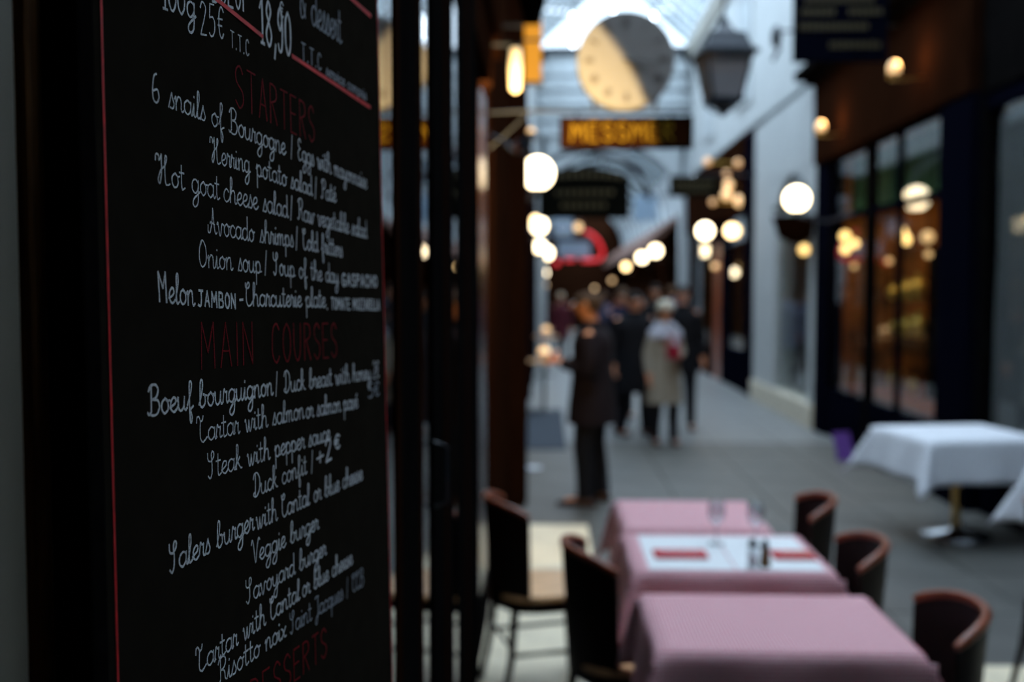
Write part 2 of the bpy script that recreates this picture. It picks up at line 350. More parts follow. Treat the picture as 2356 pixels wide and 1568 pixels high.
# ================================================================== STROKE FONT
A_ = ".75,.8 .45,1 .12,.75 .1,.25 .4,0 .7,.3 .77,.95|"
LOW = {
'a':(.92, A_+".77,.95 .75,.3 .85,.02 1.0,.15"), 'b':(.85,"0,.2 .3,1.0 .42,1.8 .28,2.0 .15,1.6 .13,.3 .35,0 .65,.3 .62,.85 .45,.9|.62,.85 .9,.8"),
'c':(.74,".65,.8 .4,1 .12,.7 .1,.25 .35,0 .6,.1 .78,.3"), 'd':(.95,A_+"-.78,2 .77,.35|.77,.35 .87,.02 1,.15"),
'e':(.74,".0,.3 .5,.55 .6,.85 .4,1 .13,.7 .12,.25 .38,0 .6,.1 .78,.3"), 'é':(.74,".0,.3 .5,.55 .6,.85 .4,1 .13,.7 .12,.25 .38,0 .6,.1 .78,.3|-.35,1.25 .55,1.6"),
'f':(.66,".05,.3 .4,1.2 .5,1.8 .35,2 .25,1.6 .27,0 .3,-.8 .42,-.95 .5,-.5 .35,-.05 .65,.2"),
'g':(.92,A_+".77,.95 .76,0 .68,-.7 .4,-1 .15,-.8 .3,-.4 .95,.15"), 'h':(.93,"0,.2 .3,1.2 .35,1.85 .22,2 .15,1.6 .13,0|.13,.5 .35,.95 .6,.95 .68,.6 .68,.15 .8,0 .97,.15"),
'i':(.43,"-0,.2 .18,.95|.18,.95 .18,.2 .28,0 .45,.15|-.2,1.4 .22,1.5"), 'k':(.8,"0,.2 .3,1.2 .35,1.85 .22,2 .15,1.6 .13,0|-.13,.4 .55,.95|.3,.6 .6,.1 .8,.05"),
'l':(.45,"0,.2 .3,1.2 .35,1.8 .25,2 .15,1.7 .14,.3 .25,0 .45,.15"), 'm':(1.22,"-0,.7 .12,.95 .14,0|.14,.55 .3,.95 .45,.95 .5,.6 .5,0|.5,.55 .68,.95 .85,.95 .9,.6 .9,.15 1.02,0 1.22,.15"),
'n':(.93,"-0,.7 .12,.95 .14,0|.14,.5 .35,.95 .58,.95 .66,.6 .66,.15 .78,0 .95,.15"), 'o':(.84,".45,1 .15,.75 .1,.3 .38,0 .68,.25 .68,.75 .45,1|.5,.92 .65,.8 .88,.85"),
'p':(.88,"-0,.6 .14,1 .13,-1|.13,.7 .4,1 .68,.75 .68,.25 .42,0 .14,.2|.6,.1 .9,.15"), 'q':(.93,A_+"-.77,.95 .76,-1|.76,-.2 1,.15"),
'r':(.62,"0,.2 .15,1.05 .3,.85 .48,.88|.48,.88 .42,.3 .5,.02 .68,.15"), 's':(.62,"-0,0 .33,1.08|.33,1.08 .42,.7 .55,.35 .42,.03 .15,.05"),
't':(.6,"-.25,1.7 .22,.35|.22,.35 .32,0 .6,.15|-0,1.15 .5,1.15"), 'u':(.95,"0,.7 .1,.95 .1,.3 .3,0 .58,.2 .7,.95|.7,.95 .68,.25 .8,0 .97,.15"),
'v':(.82,"0,.8 .12,.95 .3,.0 .45,.1 .62,.9 .85,.85"), 'w':(1.12,"0,.8 .1,.95 .25,.02 .4,.15 .52,.9|.52,.9 .62,.02 .78,.15 .95,.95 1.15,.85"),
'x':(.8,".05,.9 .25,.8 .5,.1 .75,.1|-.7,.95 .1,.0"), 'y':(.9,"0,.7 .1,.95 .1,.35 .3,.05 .58,.25 .7,.95|.7,.95 .68,-.5 .45,-1 .2,-.8 .35,-.4 .9,.15"),
'B':(1.05,"-.25,1.9 .22,.3|.22,.3 .05,.05 -.1,.2|.0,1.6 .2,1.95 .6,2 .85,1.7 .7,1.2 .35,1.05|.35,1.05 .8,.95 .95,.5 .7,.05 .3,.0 .1,.15"),
'H':(1.2,"-.3,1.5 -.25,1.9 .0,1.9 .05,1.55 .2,1.8 .28,2|.28,2 .28,1 .2,.3 .05,.0 -.05,.3 .2,.9 .6,1.3 .8,1.8 .7,2 .6,1.6 .62,.3 .8,0 1.1,.15"),
'T':(.85,"-.3,1.5 -.25,1.9 -.05,1.95 .1,1.65 .3,1.65 .4,2|.1,1.6 .05,.4 .3,0 .55,.1 .8,.3"),
'S':(.88,".0,1.95 .02,1.45 .3,1.25 .62,1.5 .68,1.85 .52,2 .4,1.7 .45,1.0 .42,.3 .22,-.05 .0,.2"),
'C':(.85,".0,1.95 .02,1.6 .3,1.5 .5,1.75 .36,2 .13,1.6 .08,.5 .33,.0 .65,.1 .85,.35"),
'R':(1.0,"-.25,1.9 .22,.3|.22,.3 .05,.05 -.1,.2|.0,1.6 .2,1.95 .6,2 .82,1.65 .65,1.15 .3,1.0|.35,1.05 .65,.8 .75,.2 .95,.05"),
'D':(1.0,"-.3,1.9 .25,.1|.0,1.5 .15,1.9 .5,2 .85,1.5 .85,.6 .5,.05 .2,.02 .0,.2 .15,.4"), 'E':(.8,".6,1.75 .35,2 .12,1.7 .15,1.3 .45,1.1|.45,1.1 .1,.8 .08,.3 .35,0 .7,.2"),
'P':(.85,"-.25,1.9 .22,.3|.22,.3 .05,.05 -.1,.2|.0,1.6 .2,1.95 .6,2 .82,1.65 .65,1.15 .3,1.0"),
'A':(.98,"-.15,.6 -.15,.1 .1,.1 .35,1.0 .45,2|.45,2 .6,.7 .75,.05 .95,.15|-.1,.75 .15,.9 .65,.7"),
'O':(1.0,".35,1.95 .08,1.3 .1,.4 .4,.0 .8,.4 .82,1.4 .55,2 .3,1.95 .15,1.6"), 'M':(1.05,"-.1,0 .02,1.9 .5,.9 .75,1.95 .85,0"),
'V':(.85,"-.15,1.6 .05,1.95 .35,0 .6,1.3 .8,1.95 .95,1.8"), 'J':(.75,".0,1.8 .3,1.95 .65,1.9|.5,1.9 .5,.3 .25,-.7 0,-.6 .2,-.1 .8,.2"),
}
O_ = ".35,2 .05,1.5 .05,.5 .35,0 .65,.5 .65,1.5 .35,2"
CAP = {
'A':(.92,"-0,0 .35,2 .7,0|-.12,.7 .58,.7"), 'B':(.88,"-0,0 0,2|0,2 .5,1.9 .5,1.15 0,1.05|0,1.05 .6,.9 .6,.15 0,0"), 'C':(.88,".65,1.7 .4,2 .1,1.6 .05,.5 .35,0 .65,.3"),
'D':(.9,"-0,0 0,2|0,2 .5,1.8 .65,1 .5,.2 0,0"), 'E':(.85,"-.6,2 0,2 0,0 .6,0|-0,1.05 .5,1.05"), 'F':(.8,"-.6,2 0,2 0,0|-0,1.05 .5,1.05"),
'G':(.9,".65,1.7 .4,2 .1,1.6 .05,.5 .35,0 .65,.3|-.65,.2 .65,.9 .35,.9"), 'H':(.9,"-0,0 0,2|-.65,0 .65,2|-0,1 .65,1"), 'I':(.35,"-.05,0 .05,2"),
'J':(.85,"-.1,2 .7,2|.45,2 .45,.5 .3,0 0,.15"), 'L':(.78,"-0,2 0,0 .55,0"), 'M':(1.05,"-0,0 .05,2 .4,.7 .75,2 .8,0"), 'N':(.92,"-0,0 0,2 .65,0 .65,2"), 'O':(.9,O_),
'P':(.85,"-0,0 0,2|0,2 .5,1.9 .55,1.3 0,1.0"), 'R':(.88,"-0,0 0,2|0,2 .5,1.9 .55,1.3 0,1.0|-.2,1 .62,0"), 'S':(.85,".6,1.7 .35,2 .05,1.7 .1,1.2 .55,.8 .6,.3 .3,0 .0,.3"),
'T':(.88,"-0,2 .7,2|-.35,2 .35,0"), 'U':(.92,"0,2 .02,.6 .3,0 .6,.5 .65,2"), 'Z':(.85,"-0,2 .6,2 0,0 .6,0"),
}
BOTH = {
'0':(.85,O_), '1':(.62,"-0,1.5 .3,2 .3,0|-.1,0 .5,0"), '2':(.8,"0,1.6 .2,2 .5,1.8 .5,1.3 .0,0|-0,0 .6,0"), '5':(.82,"-.55,2 .1,2 .05,1.15|.05,1.15 .4,1.2 .6,.8 .5,.2 .2,0 0,.2"),
'6':(.9,".45,1.95 .2,1.7 .05,.8 .12,.15 .42,0 .65,.4 .5,.9 .12,.7"), '8':(.82,".3,1.1 .05,1.5 .3,2 .55,1.6 .3,1.1 0,.5 .3,0 .6,.5 .3,1.1"),
'9':(.82,".55,1.4 .3,1.0 .05,1.4 .25,1.95 .5,1.8 .58,1.0 .45,.1 .2,0 .05,.3"), '€':(.85,".65,1.7 .4,2 .15,1.5 .15,.5 .4,0 .65,.3|-0,1.2 .5,1.2|-0,.8 .45,.8"),
',':(.32,"-.15,.2 0,-.45"), '.':(.4,"-.08,0 .15,.12"), '/':(.75,"-.12,-.2 .38,2"), '+':(.85,"-0,.8 .7,.8|-.35,.35 .35,1.3"), '-':(.7,"-0,.8 .6,.8"), ' ':(.68,""),
'&':(.95,".75,.1 .2,1.5 .35,2 .55,1.6 .1,.7 .2,.05 .6,.2 .8,.8"),
}
def catmull(P, n=5):
    if len(P) < 3: return P
    Q = [P[0]] + P + [P[-1]]; out = []
    for i in range(1, len(Q)-2):
        p0, p1, p2, p3 = Q[i-1], Q[i], Q[i+1], Q[i+2]
        for k in range(n):
            t = k/n
            out.append(tuple(.5*(2*p1[j] + (p2[j]-p0[j])*t + (2*p0[j]-5*p1[j]+4*p2[j]-p3[j])*t*t + (3*p1[j]-p0[j]-3*p2[j]+p3[j])*t**3) for j in (0, 1)))
    out.append(P[-1]); return out
def text_strokes(txt, style):
    x = 0; out = []
    for ch in txt:
        adv, s = (LOW if style == 's' else CAP).get(ch) or BOTH.get(ch) or CAP.get(ch) or LOW.get(ch)
        for st in s.split('|'):
            if not st: continue
            straight = st[0] == '-' and not st.startswith(('-.15,.6 -', '-.3,1.5 -', '-.15,1.6'))
            if straight: st = st[1:]
            P = [tuple(map(float, q.split(','))) for q in st.split()]
            for Q in ([[p, q] for p, q in zip(P, P[1:])] if straight else [catmull(P)]): out.append([(x+a, b) for a, b in Q])
        x += adv + (.12 if style == 'c' else 0)
    return out, x-(.12 if style == 'c' else .15)
def ribbon(mb, P, wd, z0, z1, jit=0):
    """flat raised stroke along P (2-D metres), local x = across the board, y = up, z = out of the board"""
    L, Rr = [], []; n = len(P)
    for i, p in enumerate(P):
        a, b = P[max(0, i-1)], P[min(n-1, i+1)]; tx, ty = b[0]-a[0], b[1]-a[1]; l = math.hypot(tx, ty) or 1e-9; tx, ty = tx/l, ty/l
        h = wd/2*(1+random.uniform(-jit, jit)); e = (-wd*.3 if i == 0 else wd*.3 if i == n-1 else 0)
        L.append((p[0]-ty*h+tx*e, p[1]+tx*h+ty*e)); Rr.append((p[0]+ty*h+tx*e, p[1]-tx*h+ty*e))
    rows = [[(x, y, z0) for x, y in L], [(x, y, z1) for x, y in L], [(x, y, z1) for x, y in Rr], [(x, y, z0) for x, y in Rr]]
    mb.grid(rows[::-1], smooth=False)
def write(mb, txt, u0, v0, u1, v1, xh, style, wd, z0=0, z1=.0003, jit=.18):
    S, W = text_strokes(txt, style); k = (u1-u0)/W
    for st in S:
        P = [(u0+x*k + .00015*random.uniform(-1, 1), v0+(v1-v0)*x/W + y*xh + .0002*random.uniform(-1, 1)) for x, y in st]
        ribbon(mb, P, wd, z0, z1, jit)

# ================================================================== CHALKBOARD
bd = Vector((.13291363, .99042326, -.03735957)); bv = Vector((-.02285009, .04074608, .99890822)); bn = bd.cross(bv)
TH = .018
board = thing('menu_chalkboard', 'large black menu chalkboard with handwritten white dishes and red headings, close on the left', 'menu board')
board.matrix_world = Matrix(((bd.x, bv.x, bn.x, -.31504687), (bd.y, bv.y, bn.y, .7001427), (bd.z, bv.z, bn.z, 1.95395482), (0, 0, 0, 1)))
obj('writing_panel', MB().bev(-.012, .662, -1.02, .36, -TH, 0, .0015), M['board'], board)
obj('frame_rail', MB().bev(-.034, -.013, -1.06, .40, -TH-.006, .003, .003), M['blackwood'], board)
obj('border_line', MB().box(-.0012, .0012, -1.0, .34, 0, .0004), M['redline'], board, label='thin red painted line down the left edge')
obj('border_line', MB().box(.6555, .6575, -1.0, .34, 0, .0004), M['redline'], board, label='thin red painted line down the right edge')
LINES = [
('100g', 84, 21, 137, 29, 13, 's', 2.0, 'w'), ('25€', 148, 19, 195, 28, 14, 'c', 1.6, 'w'), ('T.T.C', 205, 24, 246, 26, 7.5, 'c', 1.1, 'w'),
('BOEUF', 171, 54, 246, 68, 13, 'c', 2.2, 'w'), ('18,90', 270, 47, 351, 54, 22, 'c', 3.0, 'w'), ('€', 320, 87, 333, 88, 8, 'c', 1.5, 'w'),
('& dessert', 376, 104, 506, 112, 22, 's', 2.0, 'g'), ('T.T.C', 378, 59, 440, 62, 9, 'c', 1.7, 'g'), ('service compris', 452, 61, 599, 65, 7.5, 's', 1.4, 'g'),
('STARTERS', 213, -28, 416, -25, 19.5, 'c', 1.7, 'r'), ('6 snails', 66, -56, 151, -54, 11.5, 's', 1.45, 'w'), ('of Bourgogne', 163, -55, 325, -53, 11.5, 's', 1.45, 'w'),
('/ Eggs with mayonnaise', 340, -52, 592, -51, 11.5, 's', 1.4, 'w'), ('Herring', 164, -87, 238, -85, 11, 's', 1.4, 'w'), ('potato salad', 254, -85, 398, -85, 11, 's', 1.4, 'w'),
('/ Paté', 407, -85, 474, -83, 11, 's', 1.4, 'w'), ('Hot goat', 73, -118, 174, -118, 11.5, 's', 1.4, 'w'), ('cheese salad', 183, -118, 328, -117, 11.5, 's', 1.4, 'w'),
('/ Raw vegetable salad', 335, -116, 588, -115, 11.5, 's', 1.4, 'w'), ('Avocado', 155, -149, 244, -149, 11, 's', 1.4, 'w'), ('shrimps', 259, -148, 341, -146, 11, 's', 1.4, 'w'),
('/ Cold fritters', 348, -146, 493, -146, 11, 's', 1.4, 'w'), ('Onion soup', 135, -179, 258, -178, 11, 's', 1.4, 'w'), ('/ Soup of the day', 267, -177, 476, -178, 11, 's', 1.4, 'w'),
('GASPACHO', 491, -180, 631, -176, 7, 'c', 2.4, 'w'), ('Melon', 68, -210, 124, -212, 12, 's', 1.8, 'w'), ('JAMBON', 132, -212, 205, -213, 6.5, 'c', 2.2, 'w'), ('-', 211, -209, 219, -208, 5, 'c', 2.0, 'w'),
('Charcuterie plate', 224, -210, 431, -207, 11, 's', 1.5, 'w'), ('. TOMATE MOZZARELLA', 437, -209, 639, -206, 6.5, 'c', 2.0, 'w'), ('MAIN', 135, -265, 244, -264, 19.5, 'c', 1.9, 'r'),
('COURSES', 281, -265, 473, -264, 19.5, 'c', 1.9, 'r'), ('Boeuf', 50, -297, 117, -297, 11.5, 's', 1.9, 'w'), ('bourguignon', 129, -297, 279, -296, 11.5, 's', 1.9, 'w'),
('/ Duck breast with honey 2€', 286, -296, 628, -296, 11, 's', 1.4, 'w'), ('Tartar with salmon', 129, -326, 359, -326, 11, 's', 1.4, 'w'), ('or salmon pavé', 366, -327, 536, -329, 11, 's', 1.4, 'w'),
('5€', 582, -320, 628, -319, 9, 's', 1.7, 'g'), ('Steak with pepper sauce', 142, -358, 436, -358, 11, 's', 1.45, 'w'), ('Duck confit /', 231, -389, 386, -385, 11, 's', 1.4, 'w'),
('+2', 395, -384, 446, -379, 12, 'c', 2.4, 'w'), ('€', 451, -371, 475, -370, 8, 'c', 2.2, 'w'), ('Salers burger', 75, -422, 228, -419, 11.5, 's', 1.8, 'w'),
('with Cantal or blue cheese', 235, -420, 547, -420, 11.5, 's', 1.45, 'w'), ('Veggie burger', 226, -450, 393, -451, 11, 's', 1.4, 'w'), ('Savoyard burger', 210, -483, 415, -484, 11, 's', 1.4, 'w'),
('Tartar with Cantal', 118, -515, 335, -513, 11, 's', 1.6, 'w'), ('or blue cheese', 344, -513, 502, -515, 11, 's', 1.4, 'w'), ('Risotto noix', 152, -537, 298, -540, 11, 's', 1.5, 'w'),
('Saint Jacques / CCB', 310, -541, 544, -551, 11, 's', 1.3, 'g'), ('DESSERTS', 215, -587, 417, -596, 16, 'c', 1.9, 'r'),
]
for t in LINES:
    mb = MB(); write(mb, t[0], t[1]/1000, t[2]/1000, t[3]/1000, t[4]/1000, t[5]/1000, t[6], t[7]/1000)
    obj('chalk_writing', mb, {'w': M['chalk'], 'g': M['chalk_shade'], 'r': M['chalk_r']}[t[8]], board)
for a in ((170, 59, 276, 54), (351, 55, 615, 59), (536, 179, 626, 182)):
    mb = MB(); ribbon(mb, [(a[0]/1000, a[1]/1000), ((a[0]+a[2])/2000, (a[1]+a[3])/2000), (a[2]/1000, a[3]/1000)], .0042, 0, .0004); obj('red_rule', mb, M['redline'], board)

# ================================================================== LEFT: RESTAURANT FRONT
rf = thing('restaurant_front', 'dark wooden restaurant front with glazed doors running behind the menu board', 'shopfront')
obj('painted_jamb', MB().bev(-.60, -.335, .25, .622, 0, 3.2, .004), M['jamb'], rf, label='grey green painted door jamb')
obj('worn_post', MB().bev(-.44, -.338, .640, .662, 0, 3.2, .004).bev(-.44, -.345, .662, .676, 0, 3.2, .003), M['oldwood'], rf, label='worn brown wooden post')
obj('dark_panel', MB().box(-.60, -.372, .622, 1.44, 0, 3.2), M['blackwood'], rf)
def pil(y0, y1, x, m='brownwood', z1=3.0, name='pilaster'):
    mb = MB().bev(x-.12, x, y0, y1, 0, z1, .008); w_ = y1-y0
    if w_ > .22: mb.bev(x-.02, x+.012, y0+w_*.28, y1-w_*.28, .35, z1-.2, .006)
    mb.bev(x-.10, x+.018, y0-.01, y1+.01, 0, .18, .006)
    return obj(name, mb, M[m], rf)
def gl(y0, y1, x, z0=.25, z1=2.75, rot=0):
    o = obj('glass_pane', MB().box(-.003, .003, 0, y1-y0, z0, z1), M['glass'], rf, (x, y0, 0)); o.rotation_euler.z = rot; return o
XG = -.245
def bar(y0, y1, m, out=.004, z1=3.0): return obj('pilaster', MB().bev(XG-.07, XG+out, y0, y1, 0, z1, .002), M[m], rf)
bar(1.572, 1.62, 'brownwood'); bar(1.62, 1.858, 'blackwood', .002); bar(2.063, 2.30, 'blackwood'); bar(2.30, 2.36, 'brownwood', .006); bar(2.36, 2.53, 'blackwood', .003); bar(2.63, 2.9, 'blackwood'); bar(2.9, 2.98, 'brownwood', .006); bar(2.98, 3.3, 'blackwood')
gl(1.40, 1.572, XG, rot=.011); gl(1.20, 1.40, XG-.02); gl(1.925, 2.063, XG-.004, rot=.0015); bar(1.858, 1.925, 'brownwood', .001); gl(2.53, 2.63, XG); obj('polished_door', MB().bev(-.37, -.33, 4.5, 5.3, .05, 2.75, .003), M['polished'], rf)
bar(4.36, 4.5, 'blackwood', -.08)
# deeper wooden bay with a fluted edge post at its far end
obj('bay_panel', MB().bev(-.40, -.325, 5.3, 8.2, 0, 4.3, .006).bev(-.33, -.315, 5.7, 6.6, .5, 2.6, .006).bev(-.33, -.315, 6.9, 7.9, .5, 2.6, .006), M['brownwood'], rf)
obj('bay_post', MB().bev(-.36, -.175, 8.0, 8.35, 0, 4.3, .015), M['brownwood'], rf)
for q in ((-.36,-.32,4.5,5.3),(-.33,-.24,2.53,2.63),(-.33,-.24,1.86,2.063),(-.33,-.24,1.4,1.572)): obj('kick_panel', MB().bev(*q, 0, .25, .006), M['blackwood'], rf)
obj('head_rail', MB().bev(-.36, -.28, .62, 5.0, 2.75, 3.1, .01), M['brownwood'], rf)
obj('fascia', MB().bev(-.36, -.25, -1.0, 5.5, 3.0, 4.3, .02).bev(-.30, -.17, -1.0, 8.3, 4.22, 4.4, .02), M['brownwood'], rf)
hd = obj('door_handle', MB().tube([(XG, 2.09, 1.43), (XG+.03, 2.09, 1.42), (XG+.03, 2.09, 1.35), (XG+.03, 2.09, 1.30), (XG, 2.09, 1.29)], .004, 8), M['iron'], rf)
# restaurant interior behind the glass
obj('inner_wall', MB().box(-2.6, -2.5, .7, 8.2, 0, 3.1).box(-2.6, -.45, .62, .70, 0, 3.1).box(-2.6, -.38, 8.2, 8.3, 0, 3.1).box(-2.6, -.36, .7, 8.3, 3.1, 3.2), M['orangewall'], rf)
# rest of the left side
lf = thing('dark_left_shopfronts', 'row of dark shopfronts along the left side beyond the wooden bay', 'shopfront')
y = 8.4; i = 0
while y < 23.9:
    y2 = min(23.98, y+2.55)
    obj('pilaster', MB().bev(XL-.05, XL+.08, y, y+.3, 0, 3.3, .01), M['navy' if i % 2 else 'brownwood'], lf)
    obj('glass_pane', MB().box(XL-.003, XL+.003, y+.3, y2, .6, 2.9), M['glass'], lf)
    obj('stall_riser', MB().bev(XL-.05, XL+.04, y+.3, y2, 0, .6, .01), M['navy' if i % 2 else 'brownwood'], lf)
    obj('fascia', MB().bev(XL-.05, XL+.06, y, y2, 3.2, 4.35, .02), M['brownwood' if i % 2 else 'blackwood'], lf)
    obj('shop_interior', MB().box(XL-1.6, XL-1.55, y, y2, 0, 3.2), M['orangewall'], lf)
    y = y2; i += 1
# ================================================================== LEFT: signs and lamps high up
def globe_lamp(x, y, z, side, r, label, m='globe', cat='lamp', group='round opal wall lamps'):
    t = thing('globe_lamp', label, cat, (x, y, z), 0, group)
    obj('opal_globe', MB().ball((0, 0, 0), r, 24), M[m], t)
    wx = (XL if side < 0 else XR)-x
    obj('wall_bracket', MB().tube([(0, 0, -r*.9), (0, 0, -r-.05), (wx*.5, 0, -r-.12), (wx, 0, -r-.02)], .014, 8).lathe([(.045, 0), (.045, .03), (.02, .05)], (0, 0, -r-.02), 12), M['iron'], t)
    return t
def glamp(px, py, Y, side, dpx, label, m='globe'):
    p = at(px, py, Y); return globe_lamp(p.x, p.y, p.z, side, dpx/2290*Y/2, label, m)
glamp(1237, 398, 8.8, -1, 74, 'biggest glowing round globe lamp on the left wall, beside the brown hanging sign')
glamp(1240, 519, 16.1, -1, 38, 'second glowing globe lamp down the left wall, under the biggest one')
glamp(1232, 506, 15.0, -1, 20, 'small warm lamp tucked behind the second left globe', 'globe_far')
glamp(1240, 566, 22.0, -1, 30, 'third globe lamp of the left wall column', 'globe')
glamp(1257, 582, 24.5, -1, 30, 'fourth globe lamp of the left wall column, just right of the third', 'globe')
glamp(1250, 627, 38.0, -1, 20, 'lowest bright globe lamp of the left wall column', 'globe')
glamp(1255, 655, 43.0, -1, 9, 'dim last lamp at the foot of the left wall column', 'dimbulb')
glamp(1833, 457, 11.2, 1, 56, 'biggest glowing globe lamp on the right wall in front of the white arch')
glamp(1622, 531, 17.4, 1, 36, 'globe lamp on the right wall in front of the dark navy shop')
glamp(1508, 577, 26.0, 1, 27, 'uppermost of the row of globe lamps receding on the right', 'globe')
glamp(1477, 592, 31.0, 1, 23, 'second globe lamp of the row receding on the right', 'globe')
glamp(1440, 613, 40.0, 1, 16, 'third and lower globe lamp of the row receding on the right', 'globe_far')
glamp(1408, 645, 44.0, 1, 10, 'small dim globe at the low end of the right row', 'dimbulb')
glamp(1368, 663, 44.5, 1, 8, 'faint amber lamp just above the heads of the crowd', 'dimbulb')
t = glamp(1222, 303, 7.2, -1, 18, 'small beige lamp on the left wall above the biggest globe', 'dimbulb')

# black lantern
p = at(1664, 155, 7.6); Lz = p.z
lan = thing('street_lantern', 'black four sided metal lantern with frosted panes hanging high in the passage', 'lantern', (p.x, p.y, Lz), .12)
S2 = math.sqrt(2)
def frus(mb, r0, r1, z0, z1, n=4): return mb.lathe([(r0*S2, z0), (r1*S2, z1)], (0,0,0), 4, Matrix.Rotation(PI/4, 4, 'Z'))
k = 7.6/2290
mb = MB(); frus(mb, 52*k, 40*k, 31*k, 66*k); frus(mb, 42*k, 40*k, 66*k, 71*k); frus(mb, 26*k, 12*k, 71*k, 92*k); frus(mb, 63*k, 62*k, 22*k, 32*k)
mb.ball((0, 0, 99*k), 13*k, 12); mb.tube([(0, 0, 84*k), (0, 0, 112*k)], 5*k, 8); obj('roof_cap', mb, M['iron'], lan); [setattr(f, 'use_smooth', False) for f in lan.children[0].data.polygons]
for i in range(4):
    Rm = Matrix.Rotation(PI/2*i, 4, 'Z')
    a, b, zt, zb = 50*k, 33*k, 22*k, -72*k
    mb = MB().add([Rm @ Vector(v) for v in ((-a*.93, -a, zt), (a*.93, -a, zt), (b*.93, -b, zb), (-b*.93, -b, zb), (-a*.93, -a+.006, zt), (a*.93, -a+.006, zt), (b*.93, -b+.006, zb), (-b*.93, -b+.006, zb))], [(0,3,2,1),(4,5,6,7),(0,1,5,4),(2,3,7,6),(0,4,7,3),(1,2,6,5)])
    obj('frosted_pane', mb, M['frost'], lan)
    obj('corner_bar', MB().tube([Rm @ Vector((-a, -a, zt)), Rm @ Vector((-b, -b, zb))], 3.2*k, 6), M['iron'], lan)
mb = MB(); frus(mb, 37*k, 37*k, -80*k, -71*k); frus(mb, 14*k, 30*k, -92*k, -80*k); mb.ball((0, 0, -100*k), 10*k, 12)
for i in range(4):
    a = PI/4+PI/2*i; mb.tube([(36*k*math.cos(a)*1.2, 36*k*math.sin(a)*1.2, -80*k), (26*k*math.cos(a), 26*k*math.sin(a), -96*k), (8*k*math.cos(a), 8*k*math.sin(a), -98*k)], 2.5*k, 6)
obj('bottom_frame', mb, M['iron'], lan)
obj('hanging_rod', MB().tube([(0, 0, 108*k), (0, 0, 8.7-Lz)], 2.2*k, 6), M['iron'], lan)

# clock and hanging sign
Yc = 5.4
pc = at(1440, 140, Yc); rc = 110/2290*Yc
clk = thing('passage_clock', 'large round clock with a pale half lit dial above the brown hanging sign', 'clock', pc)
RX = Matrix.Rotation(PI/2, 4, 'X')
obj('dial', MB().lathe([(rc*.97, .0), (rc*.97, .012)], (0, -.012, 0), 48, RX), M['dial'], clk)
obj('case', MB().lathe([(rc*.96, -.09), (rc, -.085), (rc*1.0, .012), (rc*.985, .02), (rc*.955, .018), (rc*.955, 0)], (0, 0, 0), 48, RX), M['dial'], clk)
NUM = ['XII','I','II','III','IIII','V','VI','VII','VIII','IX','X','XI']
CAP['V'] = (.85, "-0,2 .35,0 .7,2"); CAP['X'] = (.8, "-0,2 .65,0|-.65,2 0,0")
for h in range(12):
    a = PI/2 - h*PI/6; mb = MB(); S, W = text_strokes(NUM[h], 'c'); hh = rc*.085; ww = min(W*hh*.9, rc*.30)
    for st in S:
        P = []
        for x, y_ in st:
            lx, ly = (x/W-.5)*ww, (y_-1)*hh
            rr = rc*.76+ly; ca, sa = math.cos(a), math.sin(a); P.append((rr*ca+lx*sa, rr*sa-lx*ca))
        L2 = []; ribbon(mb, P, rc*.020, 0, .002)
    mb.v = [(x, -.025-z, y_) for x, y_, z in mb.v]; obj('numeral', mb, M['clockgrey'], clk)
for nm, L_, ang, wd in (('hour_hand', .45, PI/2-2*PI/12*3.9, .03), ('minute_hand', .68, PI/2-2*PI*.27, .02)):
    obj(nm, MB().tube([(-.1*L_*rc*math.cos(ang), -.034, -.1*L_*rc*math.sin(ang)), (L_*rc*math.cos(ang), -.034, L_*rc*math.sin(ang))], [wd*rc, wd*rc*.3], 6), M['clockgrey'], clk)
pa, pb = at(1290, 272, Yc), at(1590, 340, Yc)
sg = thing('hanging_sign', 'long brown hanging sign with gold capital letters below the clock', 'sign', (pa.x, Yc, pb.z))
W_, H_ = pb.x-pa.x, pa.z-pb.z
obj('sign_board', MB().bev(0, W_, -.02, .02, 0, H_, .004), M['signbrown'], sg)
mb = MB(); mb.bev(-.006, W_+.006, -.026, .026, H_-.008, H_+.004, .002).bev(-.006, W_+.006, -.026, .026, -.004, .008, .002).bev(-.006, .008, -.026, .026, 0, H_, .002).bev(W_-.008, W_+.006, -.026, .026, 0, H_, .002); obj('sign_frame', mb, M['blackwood'], sg)
mb = MB(); S, Wt = text_strokes('MESSMER', 'c')
for st in S: ribbon(mb, [(W_*.085+x/Wt*W_*.80, H_*.24+y_*H_*.29) for x, y_ in st], .0085, 0, .003)
mb.v = [(x, -.021-z, y_) for x, y_, z in mb.v]; obj('gold_lettering', mb, M['gold'], sg)
# iron bracket carrying sign and clock from the left wall
br = thing('sign_bracket', 'dark iron wall bracket that carries the clock and the brown sign', 'bracket', (XL, Yc+.06, pa.z+.02))
xx = pc.x-XL
obj('arm', MB().tube([(0, 0, .02), (.25, 0, .03), (pb.x-XL, 0, .02)], .009, 8).tube([(0, 0, -.20), (.12, 0, -.1), (.25, 0, .02)], .008, 8), M['iron'], br)
obj('stay', MB().tube([(xx-.16, 0, .02), (xx-.17, -.02, .085)], .008, 8).tube([(xx+.16, 0, .02), (xx+.17, -.02, .085)], .008, 8), M['iron'], br)
for q in (.12, .85): obj('sign_hanger', MB().tube([(pa.x-XL+W_*q, -.04, .02), (pa.x-XL+W_*q, -.06, -.02)], .005, 6), M['iron'], br)
